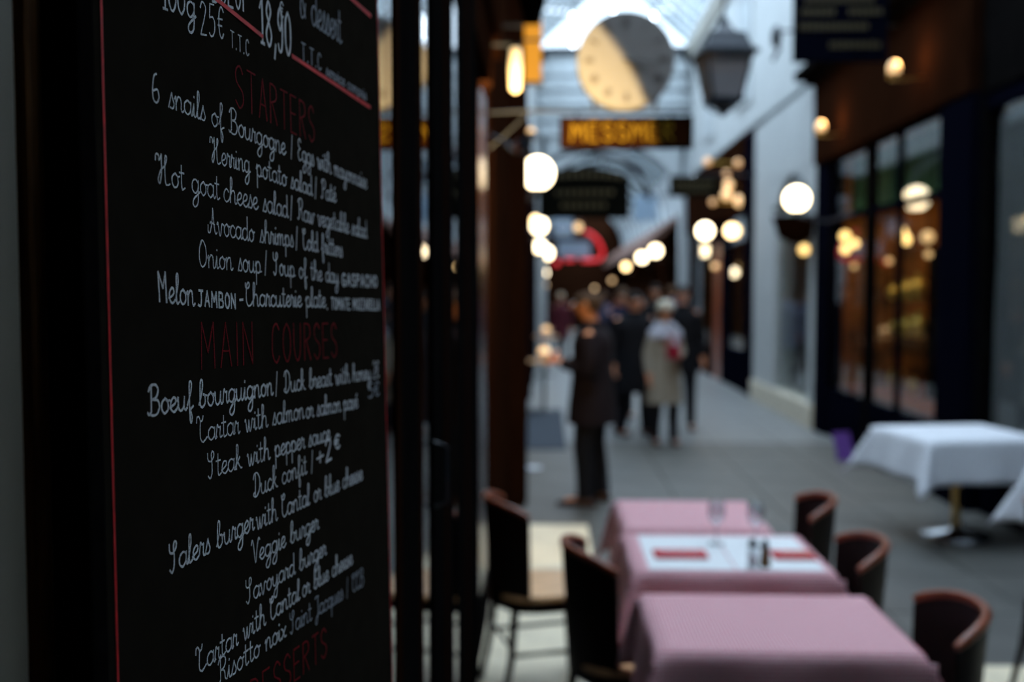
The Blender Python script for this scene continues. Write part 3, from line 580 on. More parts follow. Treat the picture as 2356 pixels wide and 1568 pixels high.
# opal wall light on the bay; the clock's spotlight is added below it
ps = at(1186, 160, 5.0)
wl = thing('wall_light', 'tall glowing opal wall light on the brown wooden post, left of the amber sign', 'lamp', ps)
obj('opal_tube', MB().lathe([(.005, -.115), (.028, -.10), (.034, 0), (.028, .10), (.005, .115)], (0, 0, 0), 16), M['lampglow'], wl)
obj('mount', MB().bev(-.13, .0, -.012, .012, .115, .13, .004).lathe([(.03, 0), (.03, .015)], (0, 0, .105), 12), M['iron'], wl)
ld = bpy.data.lights.new('added_clock_spotlight', 'SPOT'); lo = bpy.data.objects.new('added_clock_spotlight', ld); C.objects.link(lo)  # added spotlight, cone edge aimed to half light the dial
S0 = Vector((ps.x+.03, 4.55, ps.z-.45)); lo.location = S0
B1, B2 = at(1380, 50, Yc-.04), at(1488, 228, Yc-.04)
best = None
for ty in range(-400, 1400, 4):
    T = at(1120, ty, Yc-.04); d = (T-S0).normalized()
    a1, a2 = d.angle((B1-S0)), d.angle((B2-S0))
    if best is None or abs(a1-a2) < best[0]: best = (abs(a1-a2), (a1+a2)/2, T)
lo.rotation_euler = (best[2]-S0).to_track_quat('-Z', 'Y').to_euler()
ld.spot_size = min(PI*.9, best[1]*2); ld.spot_blend = .06; ld.energy = 130; ld.color = (1, .70, .32); ld.shadow_soft_size = .01
sp = thing('spotlight', 'small black spotlight added to half light the clock from the wooden front', 'spotlight', S0)
obj('housing', MB().lathe([(.03, -.12), (.035, -.03), (.03, -.02)], (0, 0, 0), 14, (best[2]-S0).to_track_quat('Z', 'Y').to_matrix().to_4x4()), M['iron'], sp)
obj('arm', MB().tube([(-.02, -.06, 0), (XL+.1-S0.x, -.06, .05)], .007, 6), M['iron'], sp)

# amber lit sign and black box above it
q0, q1 = at(1206, 30, 6.4), at(1246, 192, 6.4)
am = thing('amber_sign', 'lit amber box sign jutting from the left wall beside the bright roof', 'sign', (q0.x, 6.4, q1.z))
hA = q0.z-q1.z
obj('lit_panel', MB().bev(0, q1.x-q0.x, -.03, .03, 0, hA, .012), M['amber'], am)
obj('frame', MB().bev(-.01, q1.x-q0.x+.01, -.035, .035, hA*.58, hA*.62, .003).bev(-.01, q1.x-q0.x+.01, -.035, .035, -.01, .006, .003).box(XL-q0.x, 0, -.015, .015, hA*.8, hA*.84), M['iron'], am)
q0, q1 = at(1192, -60, 4.9), at(1256, 52, 4.9)
bb = thing('black_lantern_box', 'black box lantern at the top edge above the amber sign', 'lantern', ((q0.x+q1.x)/2, 4.9, q1.z))
wb = (q1.x-q0.x)/2
mb = MB(); frus(mb, wb*.55, wb, 0, .12); frus(mb, wb, wb*.9, .12, .24); frus(mb, wb*.9, wb*.2, .24, .34); obj('casing', mb, M['blackwood'], bb)
obj('arm', MB().box(XL-bb.location.x, 0, -.01, .01, .27, .29), M['iron'], bb)

# arched black sign with iron arch, further back
Ys = 15.0
q0, q1 = at(1240, 385, Ys), at(1447, 502, Ys); Wd, Hd = q1.x-q0.x, q0.z-q1.z
ar = thing('arched_sign', 'big black arch topped sign with dull gold lettering under an iron arch', 'sign', (q0.x, Ys, q1.z))
top = [(Wd*i/14, Hd*(.80+.20*math.sin(PI*i/14)**.6)) for i in range(15)]
mb = MB(); o2 = [(0, 0)] + [(x, z) for x, z in top] + [(Wd, 0)]; n = len(o2)
mb.add([(x, -.03, z) for x, z in o2]+[(x, .03, z) for x, z in o2], [tuple(range(n)), tuple(range(2*n-1, n-1, -1))]+[(i, i+n, (i+1) % n+n, (i+1) % n) for i in range(n)]); obj('sign_board', mb, M['signblack'], ar)
mb = MB()
for r_, (a0, a1, zz) in enumerate(((.12, .88, .74), (.18, .82, .45), (.25, .75, .2))):
    x = a0
    while x < a1: mb.box(Wd*x, Wd*(x+.045), -.036, -.03, Hd*(zz+.06*math.sin(PI*x)*(r_ == 0)), Hd*(zz+.1+.06*math.sin(PI*x)*(r_ == 0))); x += .075
obj('gilt_marks', mb, M['golddim'], ar)['kind'] = 'stuff'
obj('iron_arch', MB().tube([(Wd*.5+Wd*(.72 if math.cos(a) > 0 else .62)*math.cos(a), 0, Hd*.35+Hd*.98*math.sin(a)) for a in [PI*i/18 for i in range(19)]], .04, 8), M['iron'], ar)
# small signs further back
def flat_sign(name, label, px0, py0, px1, py1, Y, m, th=.04, wall=None):
    a, b = at(px0, py0, Y), at(px1, py1, Y); t = thing(name, label, 'sign', (a.x, Y, b.z)); w_, h_ = b.x-a.x, a.z-b.z
    obj('sign_board', MB().bev(0, w_, -th/2, th/2, 0, h_, .008), M[m], t)
    if wall is not None:
        e = (XL if wall < 0 else XR)-a.x; lo_, hi = sorted((w_/2, e)); obj('arm', MB().box(lo_, hi, -.012, .012, h_, h_+.025), M['iron'], t)
    return t, w_, h_
t, w_, h_ = flat_sign('square_sign', 'square pale blue sign with a white ring, beside the left globe lamps', 1272, 502, 1318, 546, 19, 'slatblue', wall=-1)
obj('ring', MB().tube([(w_/2+h_*.28*math.cos(a), -.024, h_/2+h_*.28*math.sin(a)) for a in [2*PI*i/20 for i in range(21)]], .02, 6), M['linen'], t)
t, w_, h_ = flat_sign('amber_disc_sign', 'small round amber sign beside the square blue sign', 1319, 505, 1341, 540, 19.5, 'awning', .03, wall=-1)
obj('disc', MB().lathe([(w_*.42, 0), (w_*.42, .02)], (w_/2, -.02, h_/2), 20, RX), M['dimbulb'], t)
t, w_, h_ = flat_sign('neon_sign', 'pale sign edged by a curved red neon tube, far down the passage', 1284, 556, 1358, 592, 20, 'slatblue', .05, wall=-1)
nz_ = [(1346, 533), (1358, 537), (1370, 547), (1380, 561), (1386, 576), (1386, 590), (1378, 597), (1362, 599), (1345, 599), (1338, 598)]
ar_ = Vector(t.location)
obj('neon_tube', MB().tube([at(x, y_, 19.9)-ar_ for x, y_ in nz_], .034, 8), M['neon'], t, label='curved red neon tube')
obj('neon_tube', MB().tube([at(x, y_, 19.9)-ar_ for x, y_ in ((1322, 597), (1310, 598), (1300, 598))], .03, 8), M['neon'], t, label='short red neon tube')
obj('neon_tube', MB().ball(at(1281, 605, 19.9)-ar_, .06), M['neon'], t, label='red neon end')
flat_sign('small_pale_sign', 'small pale blue sign hanging under the vault on the right', 1458, 450, 1512, 508, 22, 'slatblue', wall=1)
t, w_, h_ = flat_sign('dark_green_sign', 'low dark sign with faint gold lines beside the gilt baubles on the right', 1541, 404, 1654, 452, 16.2, 'signblack', wall=1)
mb = MB()
for i in range(9): mb.box(w_*(.1+i*.09), w_*(.16+i*.09), -.026, -.02, h_*.55, h_*.75).box(w_*(.12+i*.085), w_*(.17+i*.085), -.026, -.02, h_*.22, h_*.38)
obj('gilt_marks', mb, M['golddim'], t)['kind'] = 'stuff'
t, w_, h_ = flat_sign('navy_sign', 'large navy blue sign with four rows of dull gold lettering, upper right', 1826, -70, 2040, 142, 8.6, 'navy', wall=1)
mb = MB()
for z_, x0, x1 in ((.63, .12, .85), (.50, .08, .40), (.50, .58, .90), (.34, .06, .80), (.14, .38, .88), (.85, .15, .8)):
    x = x0
    while x < x1: mb.box(w_*x, w_*(x+.045), -.026, -.02, h_*z_, h_*(z_+.07)); x += .062
obj('gilt_marks', mb, M['golddim'], t)['kind'] = 'stuff'

# ================================================================== RIGHT: SHOPFRONTS
def pane(par, y0, y1, z0, z1, x=XR, m='glass', name='glass_pane'): return obj(name, MB().box(x-.004, x+.004, y0, y1, z0, z1), M[m], par)
def bulb(par, px, py, Y, r, m='warmbulb', name='pendant_lamp_and_reflection', top=3.2):
    p = at(px, py, Y); o = obj(name, MB().ball((0, 0, 0), r, 14), M[m], par, p)
    obj('cord', MB().tube([(0, 0, r), (0, 0, top-p.z)], .006, 6), M['iron'], o); return o
# A: curtained window nearest the camera
XA = 3.44
sa = thing('curtained_shopfront', 'tall shop window with grey net curtains behind glass at the right edge', 'shopfront')
pane(sa, .5, 4.2, .5, 3.15, XA); pane(sa, 4.25, 7.95, .5, 3.15, XA)
rows = []
for z in (0.5, 1.4, 2.3, 3.1): rows.append([(XA+.045+.025*math.sin(y_*38+z), y_, z) for y_ in [4.3+i*.03 for i in range(122)]])
obj('net_curtain', MB().grid(rows), M['curtain'], sa)
obj('window_frame', MB().bev(XA-.03, XA+.04, .4, 7.98, 3.15, 3.28, .01).bev(XA-.03, XA+.04, 4.19, 4.26, .5, 3.15, .01).bev(XA-.03, XA+.04, .4, 7.98, .44, .5, .01), M['navy'], sa)
obj('stall_riser', MB().bev(XA-.02, XA+.08, .4, 7.98, 0, .44, .01), M['navy'], sa)
obj('fascia', MB().bev(XA-.05, XA+.1, -1, 7.98, 3.28, 4.3, .02).bev(XA-.16, XA+.1, -1, 7.98, 4.3, 4.45, .02), M['blackwood'], sa)
obj('back_partition', MB().box(XA+.5, XA+.55, .4, 8.0, 0, 3.3), M['curtain'], sa)
obj('end_panel', MB().bev(XR-.02, XA+.1, 7.98, 8.02, 0, 4.5, .005), M['blackwood'], sa)
# C: lit shop
s = thing('lit_boutique', 'dark navy boutique with warm amber display behind tall panes, right of centre', 'shopfront')
obj('pier', MB().bev(XR-.10, XR+.15, 8.0, 8.62, 0, 3.3, .015).bev(XR-.12, XR+.1, 7.98, 8.64, 0, .3, .01), M['navy'], s)
obj('pier', MB().bev(XR-.08, XR+.15, 12.15, 12.6, 0, 3.4, .015), M['navy'], s)
for a, b in ((8.62, 9.78), (9.84, 10.62), (10.74, 12.15)):
    pane(s, a, b, .58, 2.55); pane(s, a, b, 2.62, 3.3)
obj('mullion', MB().bev(XR-.03, XR+.03, 9.78, 9.84, .58, 3.3, .006), M['navy'], s); obj('mullion', MB().bev(XR-.05, XR+.05, 10.62, 10.74, .0, 3.3, .01), M['blackwood'], s)
obj('transom', MB().bev(XR-.03, XR+.03, 8.62, 12.15, 2.55, 2.62, .006), M['navy'], s)
obj('stall_riser', MB().bev(XR-.03, XR+.1, 8.62, 12.15, 0, .58, .012).bev(XR-.045, XR, 8.8, 9.7, .12, .45, .01).bev(XR-.045, XR, 10.9, 12.0, .12, .45, .01), M['navy'], s)
obj('frieze', MB().bev(XR-.12, XR+.1, 8.0, 12.6, 3.3, 4.38, .02), M['brownwood'], s)
obj('cornice', MB().bev(XR-.30, XR+.1, 8.0, 12.9, 4.38, 4.5, .02).bev(XR-.2, XR+.1, 8.6, 12.75, 4.3, 4.38, .01), M['blackwood'], s)
obj('shop_interior', MB().box(XR+1.5, XR+1.56, 8.2, 12.6, 0, 3.35).box(XR+.16, XR+1.56, 8.2, 8.26, 0, 3.35).box(XR+.15, XR+1.56, 12.54, 12.6, 0, 3.35).box(XR+.1, XR+1.56, 8.2, 12.6, 3.3, 3.36), M['orangewall'], s)
obj('valance', MB().grid([[(XR+.2+.02*math.sin(y_*20), y_, z) for y_ in [8.66+i*.06 for i in range(58)]] for z in (2.62, 3.28)]), M['green'], s)
obj('display_shelf', MB().box(XR+.1, XR+1.4, 8.7, 12.1, .56, .62), M['redwood'], s); obj('display_shelf', MB().box(XR+.5, XR+.8, 8.8, 12.1, 1.22, 1.25), M['glass'], s); obj('display_shelf', MB().box(XR+.5, XR+.8, 8.8, 12.1, 1.62, 1.65), M['glass'], s)
obj('inner_post', MB().box(XR+.4, XR+.46, 9.5, 9.62, .6, 3.3), M['brownwood'], s); obj('dark_cabinet', MB().bev(XR+.5, XR+1.2, 8.7, 9.3, .6, 1.35, .02).bev(XR+.6, XR+1.2, 10.0, 10.7, .6, 2.2, .02), M['blackwood'], s)
for i, (y_, z) in enumerate(((11.7, 1.25), (11.3, 1.25), (10.95, 1.25), (11.8, 1.65), (11.35, 1.65), (11.0, 1.65), (9.5, 1.65), (9.3, 1.25), (11.6, .62), (11.1, .62), (9.1, .62))):
    r = .07+.02*(i % 3); nm_ = ('far end of the middle shelf', 'second from the far end of the middle shelf', 'third on the middle shelf', 'far end of the top shelf', 'second from the far end of the top shelf', 'third on the top shelf', 'near end of the top shelf', 'near end of the middle shelf', 'far end of the window floor', 'middle of the window floor', 'near end of the window floor')[i]; tag(obj('gilt_vase', MB().lathe([(r*.5, 0), (r, r*.8), (r*.9, r*1.6), (r*.3, r*2.2), (r*.45, r*2.6)], (0,0,0), 16), M['goldthing'], None, (XR+.62, y_, z)), 'gilt vase at the ' + nm_ + ' in the boutique', 'vase', 'gilt vases in the boutique window')
for a in ((1944, 543, 11.9, .06, 'warmbulb'), (1966, 560, 11.75, .05, 'warmbulb'), (1945, 573, 11.95, .055, 'warmbulb')): bulb(s, *a)
def shade(px, py, Y, r):
    p = at(px, py, Y); o = obj('pendant_lamp_and_reflection', MB().lathe([(r*.2, r*1.3), (r*.55, r*.5), (r, -.2*r), (r*.8, -r)], (0,0,0), 14), M['warmbulb'], s, p); obj('cord', MB().tube([(0,0,r*1.2), (0,0,3.3-p.z)], .006, 6), M['iron'], o)
shade(2078, 545, 10.6, .075)
for px, py, Y, r in ((2134, 545, 9.9, .06), (2010, 585, 11.8, .035), (2045, 600, 11.2, .035), (2136, 585, 10.2, .035), (1965, 612, 11.9, .035)): bulb(s, px, py, Y, r, 'dimbulb')
ld = bpy.data.lights.new('boutique_light', 'AREA'); lo = bpy.data.objects.new('boutique_light', ld); C.objects.link(lo); ld.shape = 'RECTANGLE'; ld.size = .5; ld.size_y = 3; ld.energy = 26; ld.color = (1, .62, .24); lo.location = (XR+.7, 10.4, 3.25)
for i, (px, py) in enumerate(((1888, 292), (2057, 158))):
    Yl = 11.4 if i == 0 else 8.95; p = at(px, py, Yl)
    t = thing('frieze_lamp', 'small warm lamp lighting the brown frieze, ' + ('above the white arch side' if i == 0 else 'below the navy sign'), 'lamp', p, 0, 'frieze lamps of the boutique')
    obj('bulb', MB().ball((0,0,0), .055, 12, sz=1.3), M['dimbulb'], t); obj('arm', MB().tube([(0,0,-.05), (.05,0,-.1), (XR-.12-p.x, 0, -.08)], .01, 6).lathe([(.06, -.05), (.03, -.10)], (0,0,0), 12), M['brass'], t)
    ld = bpy.data.lights.new('frieze_light', 'POINT'); lo = bpy.data.objects.new('frieze_light', ld); C.objects.link(lo); lo.location = (p.x+.05, p.y-.02, p.z+.08); ld.energy = 6; ld.color = (1, .58, .22); ld.shadow_soft_size = .05
# E: white arch
s = thing('white_arched_shopfront', 'white painted shopfront with one tall glass window and cream plinth', 'shopfront')
mb = MB(); mb.bev(XR-.06, XR+.2, 14.85, 16.4, .3, 4.35, .01).bev(XR-.06, XR+.2, 12.6, 12.95, .3, 4.35, .01).box(XR-.06, XR+.2, 12.95, 14.85, 3.35, 4.35)
for i in range(10):
    a0, a1 = PI*i/10, PI*(i+1)/10; yc, rr = 13.9, .95
    y0, z0, y1, z1 = yc+rr*math.cos(a0), 2.75+.6*math.sin(a0), yc+rr*math.cos(a1), 2.75+.6*math.sin(a1)
    mb.add([(XR-.06, y0, z0), (XR-.06, y1, z1), (XR-.06, y1, 3.36), (XR-.06, y0, 3.36), (XR+.2, y0, z0), (XR+.2, y1, z1)], [(0, 1, 2, 3), (0, 4, 5, 1)])
obj('facing', mb, M['white'], s)
obj('plinth', MB().bev(XR-.10, XR+.2, 12.6, 16.4, 0, .3, .01), M['offwhite'], s); pane(s, 12.95, 14.85, .3, 3.35)
obj('shop_interior', MB().box(XR+1.2, XR+1.25, 12.6, 16.4, 0, 3.4).box(XR+.2, XR+1.2, 12.64, 12.68, 0, 3.4).box(XR+.2, XR+1.2, 16.3, 16.36, 0, 3.4), M['concrete'], s)
obj('display_stand', MB().bev(XR+.3, XR+.9, 13.2, 14.6, .3, .9, .02), M['blackwood'], s)
bulb(s, 1850, 574, 14.2, .075, 'warmbulb', top=3.3); bulb(s, 1797, 588, 15.8, .055, 'dimbulb', top=3.3)  # bulbs stand in for globe lamp reflections in the window
p = at(1832, 520, 12.9)
t = thing('hanging_basket', 'dark hanging planter under the biggest right globe lamp, against the white arch', 'planter', p)
obj('basket', MB().lathe([(.05, -.22), (.22, -.14), (.30, .10), (.31, .12)], (0,0,0), 18), M['brownwood'], t)
mb = MB()
for i in range(70):
    a, r = random.uniform(0, 2*PI), random.uniform(.03, .30); z = .12+random.uniform(0, .14); c = Vector((r*math.cos(a), r*math.sin(a), z)); d = Vector((math.cos(a), math.sin(a), random.uniform(-.4, .7))).normalized()*.09; e = Vector((-math.sin(a), math.cos(a), .2))*.03
    mb.add([c, c+d*.5+e, c+d, c+d*.5-e], [(0, 1, 2, 3)])
o = obj('foliage', mb, cmat('dark_leaf', (.05, .07, .02)), t); o['kind'] = 'stuff'
obj('bracket', MB().tube([(0, 0, .12), (0, 0, .3), (XR-.06-p.x, 0, .34)], .012, 6), M['iron'], t)
# F: dark shops
s = thing('navy_shopfront', 'dark navy and brown shopfront beyond the white arch', 'shopfront')
obj('pier', MB().bev(XR-.08, XR+.15, 16.4, 17.1, 0, 4.35, .015), M['navy'], s); obj('pier', MB().bev(XR-.06, XR+.15, 18.9, 19.5, 0, 3.6, .015), M['navy'], s)
obj('brown_door', MB().bev(XR-.03, XR+.05, 19.5, 20.5, 0, 2.7, .01).bev(XR-.045, XR, 19.65, 20.35, .3, 1.1, .01).bev(XR-.045, XR, 19.65, 20.35, 1.3, 2.4, .01), M['redwood'], s)
obj('pier', MB().bev(XR-.06, XR+.15, 20.5, 21.0, 0, 3.6, .015), M['brownwood'], s); obj('pier', MB().bev(XR-.06, XR+.15, 23.4, 23.98, 0, 3.6, .015), M['brownwood'], s)
pane(s, 17.1, 18.9, .7, 3.1); pane(s, 21.0, 23.4, .6, 3.1)
obj('stall_riser', MB().bev(XR-.05, XR+.1, 17.1, 18.9, 0, .7, .01), M['navy'], s); obj('stall_riser', MB().bev(XR-.05, XR+.1, 21.0, 23.4, 0, .6, .01), M['navy'], s)
obj('fascia', MB().bev(XR-.14, XR+.1, 17.1, 23.98, 3.1, 4.35, .02), M['brownwood'], s)
obj('shop_interior', MB().box(XR+1.3, XR+1.35, 16.4, 24, 0, 3.4).box(XR+.1, XR+1.35, 16.45, 16.5, 0, 3.4), M['orangewall'], s)
bulb(s, 1684, 531, 18.6, .13, 'globe_far', top=3.2)  # this bulb stands in for the wall globe's reflection in the glass
for a in ((1680, 612, 19, .09, 'warmbulb'), (1645, 612, 20, .06, 'dimbulb'), (1693, 612, 19.4, .07, 'dimbulb')): bulb(s, *a)  # added bulbs standing in for lamp reflections in the panes
t = thing('glowing_gilt_baubles', 'gilt baubles with added glow on the dark frieze above the navy shop', 'lamp', (XR-.2, 17.6, 3.3))  # glowing balls stand in for reflections on gilt ornaments
for px, py, r in ((1699, 376, .07), (1672, 400, .06), (1676, 425, .08), (1672, 448, .09), (1702, 462, .10), (1640, 465, .055), (1628, 372, .07)):
    p = at(px, py, 17.2)-Vector(t.location); obj('glow_bauble', MB().ball(p, r, 12), M['dimbulb'] if r > .075 else mat('bauble_glow', (1, .6, .3), .4, emit=(1, .5, .2), estr=.55), t)
    obj('stem', MB().tube([p+Vector((0,.05,0)), (XR-.05-t.location.x, p.y+.2, p.z)], .012, 6), M['goldthing'], t)
# far awnings on the right, one per shop
for i, y_ in enumerate((24.6, 30.0, 35.4, 40.8)):
    t = thing('shop_awning', 'brown canvas awning on the far right side, ' + ('nearest', 'second', 'third', 'farthest')[i] + ' of four', 'awning', (XR, y_, 3.0), 0, 'brown awnings in the far part of the passage')
    obj('canvas', MB().add([(-.9, 0, .05), (-.9, 5.0, .05), (0, 5.0, .75), (0, 0, .75), (-.9, 0, -.2), (-.9, 5.0, -.2), (0, 0, .70), (0, 5, .70)], [(0,1,2,3),(0,4,5,1),(0,3,6,4),(1,5,7,2),(4,6,7,5)]), M['awning'], t)
# planter / small hook on upper right wall
p = at(1786, 85, 9.6); t = thing('wall_hook', 'small dark iron ornament fixed to the pale upper wall near the navy sign', 'bracket', p)
obj('ornament', MB().ball((0,0,0), .05, 12, sz=2.2).tube([(.03, 0, -.1), (-.03, 0, -.22)], .018, 6), M['iron'], t); obj('arm', MB().tube([(0, 0, .05), (XR-p.x, 0, .1)], .012, 6), M['iron'], t)

# ================================================================== FURNITURE
def cloth_mesh(w, d, drop, rip=.012, flare=.12, n=44, seed=1, name='tablecloth'):
    rnd = random.Random(seed); ph = [rnd.uniform(0, 6) for _ in range(4)]
    S = []; hw, hd = w/2, d/2
    def axis(h):
        out = [-h-drop+drop*i/9 for i in range(9)] + [-h+2*h*i/16 for i in range(17)] + [h+drop*(i+1)/9 for i in range(9)]; return out
    X, Y = axis(hw), axis(hd); vs = []; uvs = []
    for t in Y:
        for s in X:
            dx, dy = max(0, abs(s)-hw), max(0, abs(t)-hd); sx, sy = (1 if s > 0 else -1), (1 if t > 0 else -1)
            bx, by = max(-hw, min(hw, s)), max(-hd, min(hd, t)); r = math.hypot(dx, dy)
            if r == 0: x, y_, z = s, t, 0
            else:
                th = math.atan2(dy, dx); c = math.sin(2*th); fl = flare*r+.010*min(1, r/.02)
                fold = 1+1.6*c**2
                x = bx+sx*math.cos(th)*fl*fold; y_ = by+sy*math.sin(th)*fl*fold
                arc = (t if dx > dy else s)
                wv = rip*math.sin(arc*17+ph[0 if dx > dy else 1]+(sx if dx > dy else sy))*(r/drop)*(1-c)
                x += sx*math.cos(th)*wv; y_ += sy*math.sin(th)*wv
                z = -math.sqrt(max(0, r*r-(fl*fold)**2*.8))
            vs.append((x, y_, z)); uvs.append((s, t))
    nx = len(X); fs = [(j*nx+i, j*nx+i+1, (j+1)*nx+i+1, (j+1)*nx+i) for j in range(len(Y)-1) for i in range(nx-1)]
    me = bpy.data.meshes.new(name); me.from_pydata(vs, [], fs); me.polygons.foreach_set('use_smooth', [True]*len(fs))
    ul = me.uv_layers.new(name='UVMap')
    for lp in me.loops: ul.data[lp.index].uv = uvs[lp.vertex_index]
    return me
def table(cx, cy, w, d, label, glabel, clabel, ccat, m, drop, rz=0, seed=1, flare=.12, round_base=False):
    t = thing('bistro_table', label, 'table', (cx, cy, 0), rz, glabel)
    obj('tabletop', MB().bev(-w/2, w/2, -d/2, d/2, .72, .745, .004), M['brownwood'], t)
    obj('pedestal', MB().tube([(0, 0, .04), (0, 0, .72)], .03, 12), M['brass' if round_base else 'iron'], t)
    if round_base: obj('base', MB().lathe([(.24, 0), (.235, .02), (.06, .045), (.04, .07)], (0,0,0), 24), M['steel'], t)
    else: obj('base', MB().bev(-.25, .25, -.03, .03, 0, .04, .008).bev(-.03, .03, -.22, .22, 0, .04, .008), M['iron'], t)
    me = cloth_mesh(w+.006, d+.006, drop, seed=seed, flare=flare); me.materials.append(m)
    o = bpy.data.objects.new('tablecloth', me); C.objects.link(o); o.location = (cx, cy, .7475); o.rotation_euler.z = rz
    sm = o.modifiers.new('thickness', 'SOLIDIFY'); sm.thickness = .0012; sm.offset = 1
    tag(o, clabel, ccat); return t
table(.675, 3.0, .72, .52, 'small bistro table under the nearest pink gingham cloth', 'bistro tables of the restaurant terrace', 'nearest pink gingham tablecloth, bare of tableware, in the lower right', 'tablecloth', M['cloth'], .24, seed=3)
table(.668, 3.80, .70, .54, 'bistro table laid with white paper mats, second from the camera', 'bistro tables of the restaurant terrace', 'pink gingham cloth under the white paper mats, middle of three', 'tablecloth', M['cloth'], .24, seed=5)
table(.632, 4.45, .60, .56, 'farthest of the three pink gingham covered tables', 'bistro tables of the restaurant terrace', 'farthest pink gingham tablecloth, with only its top showing', 'tablecloth', M['cloth'], .24, seed=8)
table(2.91, 7.15, .82, .74, 'square table on a brass pedestal under the whole white cloth on the right', None, 'white cloth with long drooping corners over the right hand table', 'tablecloth', M['linen'], .30, rz=.16, seed=11, flare=.2, round_base=True)
table(3.05, 5.3, .62, .70, 'table under the white cloth cut off by the right edge', None, 'white cloth cut off by the right edge of the picture', 'tablecloth', M['linen'], .30, rz=.05, seed=12, flare=.2, round_base=True)

# bistro chair: solid bent back panel under a thick reddish top rail
def make_chair(name='bistro_chair'):
    t = thing(name, '', 'chair')
    n = 22; R0 = .215; a0, a1 = math.radians(118), math.radians(242)
    def arc(r, z, i): a = a0+(a1-a0)*i/n; return Vector((r*math.cos(a)*1.0, r*math.sin(a)*.98, z))
    def ztop(i): q = abs(i/n-.5)*2; return .845-.05*q**3
    inner = [[arc(R0-.006+.03*k/5, .40+(ztop(i)-.40)*k/5, i) for i in range(n+1)] for k in range(6)]
    outer = [[arc(R0+.008+.03*k/5, .40+(ztop(i)-.40)*k/5, i) for i in range(n+1)] for k in range(6)]
    mb = MB(); mb.grid(inner); mb.grid(outer[::-1]); mb.grid([outer[0], inner[0]], smooth=False); mb.grid([inner[-1], outer[-1]], smooth=False)
    for e in (0, n): mb.grid([[r[e] for r in inner], [r[e] for r in outer]], smooth=False)
    obj('back_panel', mb, M['chairback'], t)
    pts = [arc(R0+.031, ztop(i)+.012, i) for i in range(n+1)]; rr = [.011]+[.014]*(n-1)+[.011]
    obj('top_rail', MB().tube(pts, rr, 8), M['redwood'], t, label='reddish varnished curved top rail')
    sp_ = [(.215*(abs(math.cos(a))**.75)*(1 if math.cos(a) > 0 else -1), .21*(abs(math.sin(a))**.75)*(1 if math.sin(a) > 0 else -1)) for a in [2*PI*i/28 for i in range(28)]]
    def slab_(z0, z1, k):
        rows = [[(x*k, y_*k, z0) for x, y_ in sp_], [(x*k*1.01, y_*k*1.01, (z0+z1)/2) for x, y_ in sp_], [(x*k*.985, y_*k*.985, z1) for x, y_ in sp_]]
        mb = MB().grid(rows, closed=True); mb.add(rows[0], [tuple(range(27, -1, -1))]); mb.add(rows[2], [tuple(range(28))]); return mb
    obj('seat', slab_(.445, .468, 1.0), M['seatwood'], t, label='tan wooden seat'); obj('seat_frame', slab_(.395, .445, .94), M['chairback'], t)
    for sx in (-1, 1):
        for sy in (-1, 1):
            obj('leg', MB().tube([(sx*.165, sy*.165, .40), (sx*.185, sy*.18, .2), (sx*(.20 if sx > 0 else .225), sy*.19, 0)], [.019, .016, .013], 8), M['chairback'], t)
    for sy in (-1, 1): obj('stretcher', MB().tube([(-.19, sy*.178, .22), (.182, sy*.178, .22)], .009, 6), M['chairback'], t)
    for sx in (-1, 1): obj('stretcher', MB().tube([(sx*.187, -.18, .26), (sx*.187, .18, .26)], .009, 6), M['chairback'], t)
    return t
ch0 = make_chair()
spots = [(-.03, 4.32, .30, 'dark bistro chair with a tan seat showing, against the wooden front on the left'),
 (.30, 3.52, .22, 'dark bistro chair tucked in on the left side of the laid table'),
 (.985, 2.85, PI-.10, 'dark bistro chair at the right of the nearest pink table'),
 (.955, 3.58, PI-.10, 'dark bistro chair at the right of the laid table, middle of three on that side'),
 (.985, 4.32, PI-.10, 'farthest dark bistro chair on the right side of the pink tables'),
 (2.27, 4.20, .0, 'dark chair cut off by the right edge, in front of the cropped white table')]
for i, (x, y_, rz, lab) in enumerate(spots):
    c = ch0 if i == 0 else copy_tree(ch0); c.location = (x, y_, 0); c.rotation_euler.z = rz; c['label'] = lab; c['group'] = 'dark wooden bistro chairs'

# ---- tableware on the laid table
TZ = .7492
for i, (x0, x1) in enumerate(((.365, .675), (.68, .995))):
    o = obj('paper_placemat', MB().box(x0, x1, 3.55, 4.045, TZ, TZ+.0008), M['paper']); tag(o, ('left' if i == 0 else 'right') + ' white paper placemat on the laid gingham table', 'placemat', 'paper placemats')
for i, (x0, x1) in enumerate(((.40, .60), (.845, 1.00))):
    y_ = 3.745
    o = obj('folded_napkin', MB().bev(x0, x1, y_-.058, y_+.058, TZ+.001, TZ+.009, .003).bev(x0+.004, x1-.004, y_-.05, y_+.045, TZ+.009, TZ+.013, .002), M['napkin']); tag(o, 'red folded napkin on the ' + ('left' if i == 0 else 'right') + ' paper placemat', 'napkin', 'red napkins')
    f = thing('table_knife' if i == 0 else 'table_fork', 'steel cutlery lying on the ' + ('left' if i == 0 else 'right') + ' red napkin', 'cutlery', (x0+.02, y_-.01, TZ+.0135))
    obj('handle', MB().bev(0, .085, -.006, .006, 0, .003, .001), M['steel'], f)
    if i == 0: obj('blade', MB().bev(.085, .155, -.007, .006, 0, .002, .0005), M['steel'], f)
    else:
        obj('head', MB().bev(.085, .11, -.010, .010, 0, .002, .0005), M['steel'], f)
        for q in (-.008, -.0027, .0027, .008): obj('tine', MB().box(.11, .145, q-.0012, q+.0012, 0, .002), M['steel'], f)
